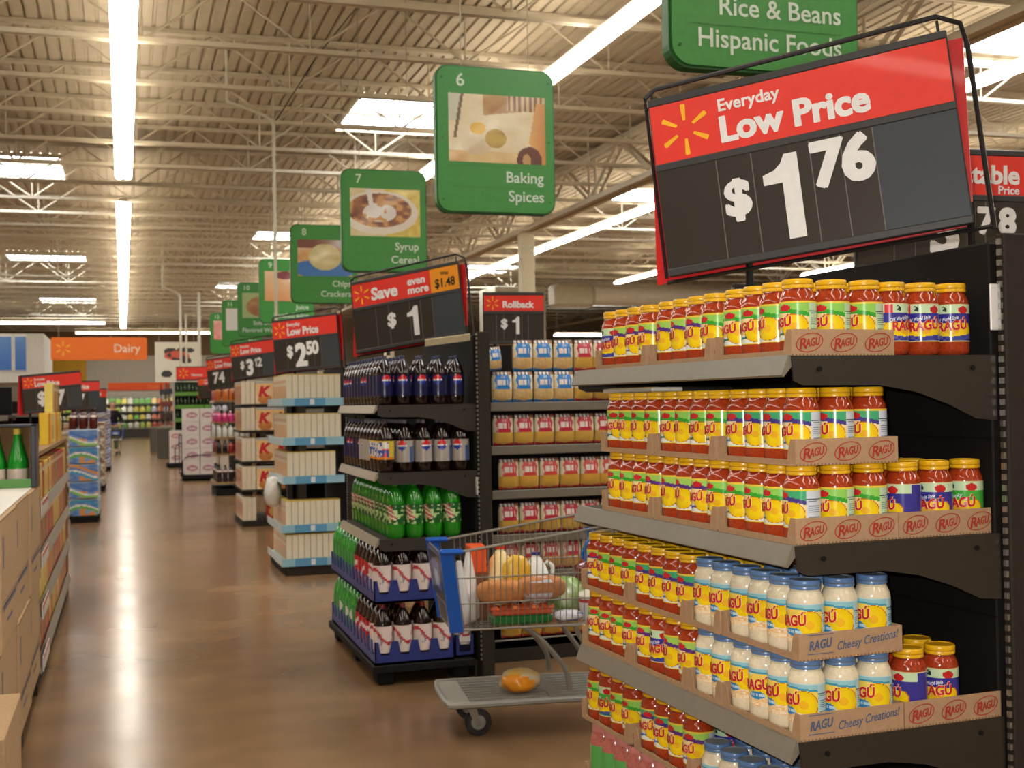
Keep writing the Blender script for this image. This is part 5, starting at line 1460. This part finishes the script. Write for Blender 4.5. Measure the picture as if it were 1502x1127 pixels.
CLOC, CRZ = (1.43, 5.61, 0), math.radians(-7)
cart('loaded gray wire shopping cart with blue front corners beside the cola end cap', CLOC, CRZ)
_c, _s = math.cos(CRZ), math.sin(CRZ)
def cw(x, y, z): return (CLOC[0] + _c * x - _s * y, CLOC[1] + _s * x + _c * y, z)
FL = .511
def blob(name, label, cat, x, y, z, sx, sy, sz, col, mat, amp=.1, paint=None, rz=0.0, nu=28, nv=16, seed=1.0, flat=.85):
    m = MB()
    def P(u, v):
        t_, p_ = u * 2 * PI, (v - .5) * PI
        k = 1 + amp * (math.sin(3 * t_ + seed) * math.cos(4 * p_ + seed * 2) + .6 * math.sin(7 * t_ + seed * 3 + 3 * p_)) * math.cos(p_)
        e = lambda a: math.copysign(abs(a) ** flat, a)
        return (sx * e(math.cos(p_)) * e(math.cos(t_)) * k, sy * e(math.cos(p_)) * e(math.sin(t_)) * k, sz * (e(math.sin(p_)) + 1))
    m.sheet(P, nu, nv, paint or (lambda u, v: col), mat)
    o = m.build(name, loc=cw(x, y, z), rz=CRZ + rz, ang=70)
    return tag(o, label, cat)
# groceries in the basket
for i, (x, y, h, lab) in enumerate(((.07, -.13, .30, 'white plastic bag standing at the near front corner of the cart'), (.13, -.03, .33, 'taller white plastic bag behind the first at the front of the cart'))):
    m = MB(); prof = [(.04, 0), (.065, .02), (.07, h * .3), (.055, h * .6), (.03, h * .85), (.015, h)]
    m.lathe(prof, 14, (228, 224, 218), 'plastic')
    for k in range(len(m.v)):
        a = m.v[k]; m.v[k] = (a[0] * (1 + .14 * math.sin(k * 1.9)) * .7, a[1] * (1 + .14 * math.cos(k * 2.7)), a[2])
    tag(m.build('plastic_bag', loc=cw(x, y, FL), rz=CRZ, ang=70), lab, 'bag')
t = thing('detergent_box', 'orange and brown box standing in the front of the cart', 'box', cw(.17, .06, FL), CRZ)
m = MB(); m.box((-.03, -.07, 0), (.05, .07, .22), (130, 84, 60), 'print', .004); m.build('box_body', t, smooth=False)
m = MB(); m.box((-.031, -.071, .22), (.051, .071, .35), (240, 92, 40), 'print', .006); m.build('orange_top', t, smooth=False)
def jug(name, label, x, y, z, body, cap, h=.27, r=.07, rz=0, tilt=0):
    t = thing(name, label, 'jug', cw(x, y, z), CRZ + rz)
    if tilt: t.rotation_euler = (0, tilt, CRZ + rz)
    m = MB(); sec = [(1, 0), (1.05, .06), (1.05, .52), (.98, .60), (.7, .78), (.36, .9), (.26, .93), (.26, .97)]
    m.add([], [], body)
    vs = []; n = 24
    for k, q in sec:
        for i in range(n):
            a = 2 * PI * i / n; e = lambda v: math.copysign(abs(v) ** (.5 if q < .6 else .8), v); vs.append((r * k * e(math.cos(a)), r * k * e(math.sin(a)), q * h))
    fs = [(j * n + i, j * n + (i + 1) % n, (j + 1) * n + (i + 1) % n, (j + 1) * n + i) for j in range(len(sec) - 1) for i in range(n)] + [tuple(reversed(range(n)))]
    m.add(vs, fs, body, 'plastic'); m.build('jug_body', t, ang=50)
    m = MB(); m.lathe([(.021, .95 * h), (.022, .955 * h), (.022, h), (.001, h + .001)], 14, cap, 'plastic', cap0=False, cap1=False); m.build('cap', t)
    m = MB(); m.tube(catmull([(r * .8, 0, h * .82), (r * 1.25, 0, h * .74), (r * 1.3, 0, h * .6), (r * 1.04, 0, h * .5)]), .011, body, 'plastic', 7); m.build('handle', t)
    return t
jug('juice_jug', 'cream juice jug with red cap behind the bread in the cart', .30, .06, FL + .06, (236, 214, 150), (232, 64, 36), .28, .07)
jug('milk_jug', 'white milk jug with dark blue cap in the middle of the cart', .48, .08, FL + .03, (236, 236, 234), (34, 54, 140), .27, .065)
blob('cheese_bag', 'yellow shredded cheese bag leaning on the juice jug', 'bag', .37, .0, FL + .10, .07, .035, .10, (236, 190, 60), 'plastic', .08)
for i in range(2):
    blob('bread_loaf', ('brown bread loaf in clear wrap lying nearest the cart front' if i == 0 else 'brown bread loaf with pale blue printed wrap, right of the other loaf'), 'bread', .27 + i * .19, -.12, FL + .095 + .012 * i, .115, .065, .052, (190, 120, 62), 'bread', .035,
         (lambda u, v: (196, 128, 66)) if i == 0 else (lambda u, v: (206, 206, 214) if (u < .78 and u > .62 and vnoise(u, v, 6) > .35) else (60, 70, 110) if .62 < u < .80 and v < .4 else (190, 126, 76)), flat=.6)
t = thing('snack_tray', 'green and orange flat package under the bread in the cart', 'package', cw(.34, -.13, FL), CRZ, None)
m = MB(); m.box((-.13, -.07, 0), (.16, .07, .045), (30, 120, 50), 'plastic', .012); m.build('tray_body', t, smooth=False)
m = MB(); m.sheet(lambda u, v: (-.135 + .3 * u, -.075 + .15 * v, .075 + .015 * math.sin(u * 20) * math.sin(v * 9)), 20, 10, lambda u, v: mix((226, 90, 50), (206, 130, 70), vnoise(u, v, 8)), 'plastic')
m.box((-.13, -.072, .045), (.16, .072, .074), (214, 96, 60), 'plastic', .008); m.build('snack_food', t)
blob('salad_bag', 'clear bag of green salad leaves toward the back of the cart', 'bag', .60, -.02, FL + .02, .10, .09, .085, (120, 170, 60), 'plastic', .12, lambda u, v: mix((96, 150, 50), (216, 222, 190), vnoise(u, v, 11)))
t = thing('yogurt_tub', 'white ribbed tub with a red band at the back of the cart', 'tub', cw(.70, -.14, FL), CRZ)
m = MB(); m.lathe([(.05, 0), (.052, .005), (.060, .10)], 28, (232, 230, 228), 'plastic'); m.lathe([(.0606, .085), (.0612, .10)], 28, (206, 60, 60), 'print'); m.build('tub_body', t)
m = MB(); m.lathe([(.064, .10), (.065, .115), (.055, .13), (.03, .14), (.001, .142)], 24, (232, 226, 206), 'plastic', cap1=False); m.build('lid', t)
blob('sausage_pack', 'blue and white soft pack in front of the ribbed tub', 'package', .58, -.17, FL, .07, .05, .028, (226, 226, 232), 'plastic', .07, lambda u, v: (70, 90, 170) if vnoise(u, v, 6) > .6 else (228, 228, 232))
blob('fruit_bag', 'dark red bag of fruit high at the back of the cart', 'bag', .76, .02, FL + .10, .09, .08, .09, (96, 34, 30), 'soda', .12, lambda u, v: mix((90, 26, 24), (150, 70, 60), vnoise(u, v, 9)))
blob('meat_pack', 'purple edged package beneath the salad in the cart', 'package', .72, .04, FL, .10, .08, .05, (120, 70, 100), 'plastic', .05)
blob('teal_box', 'dark teal box at the handle end of the cart', 'box', .80, -.13, FL, .035, .06, .10, (20, 100, 96), 'print', .01, flat=.3)
blob('red_pack', 'small red pack above the teal box in the cart', 'package', .74, -.08, FL + .145, .05, .05, .03, (206, 56, 44), 'plastic', .05)
m = MB(); m.sheet(lambda u, v: (.02 * math.sin(v * 6) + (u - .5) * (.05 - .02 * v), .006 * math.sin(u * 9 + v * 5), -.16 * v), 8, 14, lambda u, v: (40, 110, 190) if (v * 3 + u) % 1 > .3 else (90, 150, 214), 'cloth')
tag(m.build('blue_strap', loc=cw(.66, -.262, .96), rz=CRZ), 'bright blue strap hanging over the near cart rim', 'strap')
blob('snack_bag', 'clear bag with orange and yellow snack lying on the lower cart tray', 'bag', .36, -.08, .172, .095, .085, .055, (226, 160, 50), 'plastic', .09, lambda u, v: (236, 150, 30) if ell(u, v, .62, .45, .16, .3) else mix((200, 190, 170), (226, 180, 80), vnoise(u, v, 8)), .4)
m = MB(); m.box((0, 0, 0), (.022, .004, .14), (230, 226, 120), 'print', .001); m.box((0, -.0005, .08), (.022, 0, .14), (226, 226, 222), 'print')
tag(m.build('shelf_tag', loc=(1.985, 6.893, .28), smooth=False), 'small yellow and white tag on the foot of the shelving behind the cart', 'price tag')

# ================================================================== the shopper far down the aisle
def skin_mesh(chains, name, mat, col, sub=2):
    me = bpy.data.meshes.new(name); vs, es, rs = [], [], []
    key = {}
    for ch in chains:
        prev = None
        for (p, r) in ch:
            k = tuple(round(c_, 4) for c_ in p)
            if k not in key: key[k] = len(vs); vs.append(p); rs.append(r)
            i = key[k]
            if prev is not None and prev != i: es.append((prev, i))
            prev = i
    me.from_pydata(vs, es, []); o = bpy.data.objects.new(name, me); COL.objects.link(o)
    sk = o.modifiers.new('skin', 'SKIN'); sk.use_smooth_shade = True
    for i, v in enumerate(me.skin_vertices[0].data):
        v.radius = rs[i] if isinstance(rs[i], tuple) else (rs[i], rs[i]); v.use_root = (i == 0)
    ss = o.modifiers.new('sub', 'SUBSURF'); ss.levels = sub; ss.render_levels = sub
    dg = bpy.context.evaluated_depsgraph_get(); dg.update()
    m2 = bpy.data.meshes.new_from_object(o.evaluated_get(dg)); bpy.data.objects.remove(o)
    m2.materials.clear(); m2.materials.append(MATS[mat])
    if 'Col' in m2.attributes: m2.attributes.remove(m2.attributes['Col'])
    at = m2.attributes.new('Col', 'FLOAT_COLOR', 'CORNER'); at.data.foreach_set('color', list(K(col)) * len(at.data))
    m2.polygons.foreach_set('use_smooth', [True] * len(m2.polygons))
    return m2
def add_part(me, name, parent):
    o = bpy.data.objects.new(name, me); COL.objects.link(o); o.parent = parent; return o
SK = (206, 156, 126)
per = thing('person', 'person in a dark jacket and gray-green trousers pushing a cart far down the aisle', 'person', (-.36, 44.0, 0), .15)
hand = []
for sg in (-1, 1):
    wx = sg * .25
    base = (wx, -.40, 1.02)
    for k, (dx, ln) in enumerate(((-.03, .075), (-.01, .085), (.01, .08), (.03, .065))):
        p = (wx + dx, -.455, 1.035)
        hand.append([(base, .028), ((wx + dx * .7, -.44, 1.035), .013), (p, .010), ((wx + dx, -.475, 1.02), .009), ((wx + dx, -.468, 1.02 - ln * .5), .008)])
    hand.append([(base, .028), ((wx - sg * .035, -.425, 1.02), .012), ((wx - sg * .05, -.45, 1.01), .010), ((wx - sg * .05, -.465, .995), .008)])
body_ch = [[((0, 0, .95), (.16, .11)), ((0, .0, 1.12), (.16, .11)), ((0, -.02, 1.32), (.18, .12)), ((0, -.02, 1.46), (.11, .09)), ((0, -.03, 1.53), .06), ((0, -.045, 1.60), (.075, .085)), ((0, -.05, 1.68), (.085, .10)), ((0, -.04, 1.75), (.07, .08))]]
for sg in (-1, 1):
    body_ch.append([((0, -.02, 1.46), (.11, .09)), ((sg * .17, -.02, 1.44), .07), ((sg * .27, -.03, 1.20), .05), ((sg * .27, -.22, 1.06), .042), ((sg * .25, -.36, 1.03), .030), ((sg * .25, -.40, 1.02), .028)])
    body_ch.append([((0, 0, .95), (.16, .11)), ((sg * .10, 0, .88), .095), ((sg * .11, -.03 * sg, .5), .062), ((sg * .11, .02 - .04 * sg, .1), .042), ((sg * .115, -.06 - .04 * sg, .045), .038), ((sg * .12, -.15 - .04 * sg, .035), .03)])
add_part(skin_mesh(body_ch + hand, 'body', 'skin', SK), 'body', per)
jk = [[((0, 0, .92), (.185, .135)), ((0, .0, 1.12), (.185, .135)), ((0, -.02, 1.32), (.205, .145)), ((0, -.02, 1.47), (.12, .10))]]
for sg in (-1, 1): jk.append([((0, -.02, 1.32), (.205, .145)), ((sg * .17, -.02, 1.44), .095), ((sg * .28, -.03, 1.20), .075), ((sg * .275, -.22, 1.06), .06), ((sg * .255, -.34, 1.03), .048)])
add_part(skin_mesh(jk, 'jacket', 'cloth', (30, 24, 28)), 'jacket', per)
tr = [[((0, 0, .93), (.175, .125))]]
for sg in (-1, 1): tr.append([((0, 0, .93), (.175, .125)), ((sg * .10, 0, .85), .112), ((sg * .11, -.03 * sg, .5), .085), ((sg * .11, .02 - .04 * sg, .1), .068)])
add_part(skin_mesh(tr, 'trousers', 'cloth', (92, 96, 76)), 'trousers', per)
add_part(skin_mesh([[((0, -.02, 1.70), (.088, .09)), ((0, -.01, 1.765), (.080, .085)), ((0, -.02, 1.785), (.05, .05))]], 'hair', 'cloth', (130, 110, 96)), 'hair', per)
for sg in (-1, 1):
    m = MB(); m.box((sg * .12 - .05, -.24 - .04 * sg, 0), (sg * .12 + .05, .06 - .04 * sg, .075), (36, 32, 30), 'satin', .03); m.build('shoe', per)
    m = MB(); m.lathe([(.004, -.008), (.012, -.004), (.013, .004), (.004, .009)], 10, (40, 30, 28), 'satin', Matrix.Translation((sg * .034, -.148, 1.685))); m.build('eye', per)
    m = MB(); m.lathe([(.004, -.03), (.018, -.012), (.018, .016), (.004, .03)], 8, SK, 'skin', Matrix.Translation((sg * .087, -.045, 1.675))); m.build('ear', per)
m = MB(); m.add([(-.016, -.148, 1.645), (.016, -.148, 1.645), (0, -.178, 1.65), (0, -.145, 1.695)], [(0, 2, 3), (2, 1, 3), (0, 1, 2), (0, 3, 1)], SK, 'skin'); m.build('nose', per)
m = MB(); m.box((-.025, -.146, 1.615), (.025, -.135, 1.624), (150, 80, 76), 'skin', .003); m.build('mouth', per)
cart('far wire shopping cart pushed by the shopper in the dark jacket', (-.26, 42.52, 0), PI / 2 + .1, nwire=8)

m = MB(); m.box((0, 0, 0), (.10, .34, .012), (232, 226, 206), 'paper', .003); m.box((.0, .02, .0121), (.03, .3, .013), (226, 196, 70), 'print')
tag(m.build('folded_card', loc=NE(.06, .80, ZS + .1765 * 2 + .0005), rz=NPHI, smooth=False), 'white and yellow folded card lying on the second shelf upper jars', 'card')
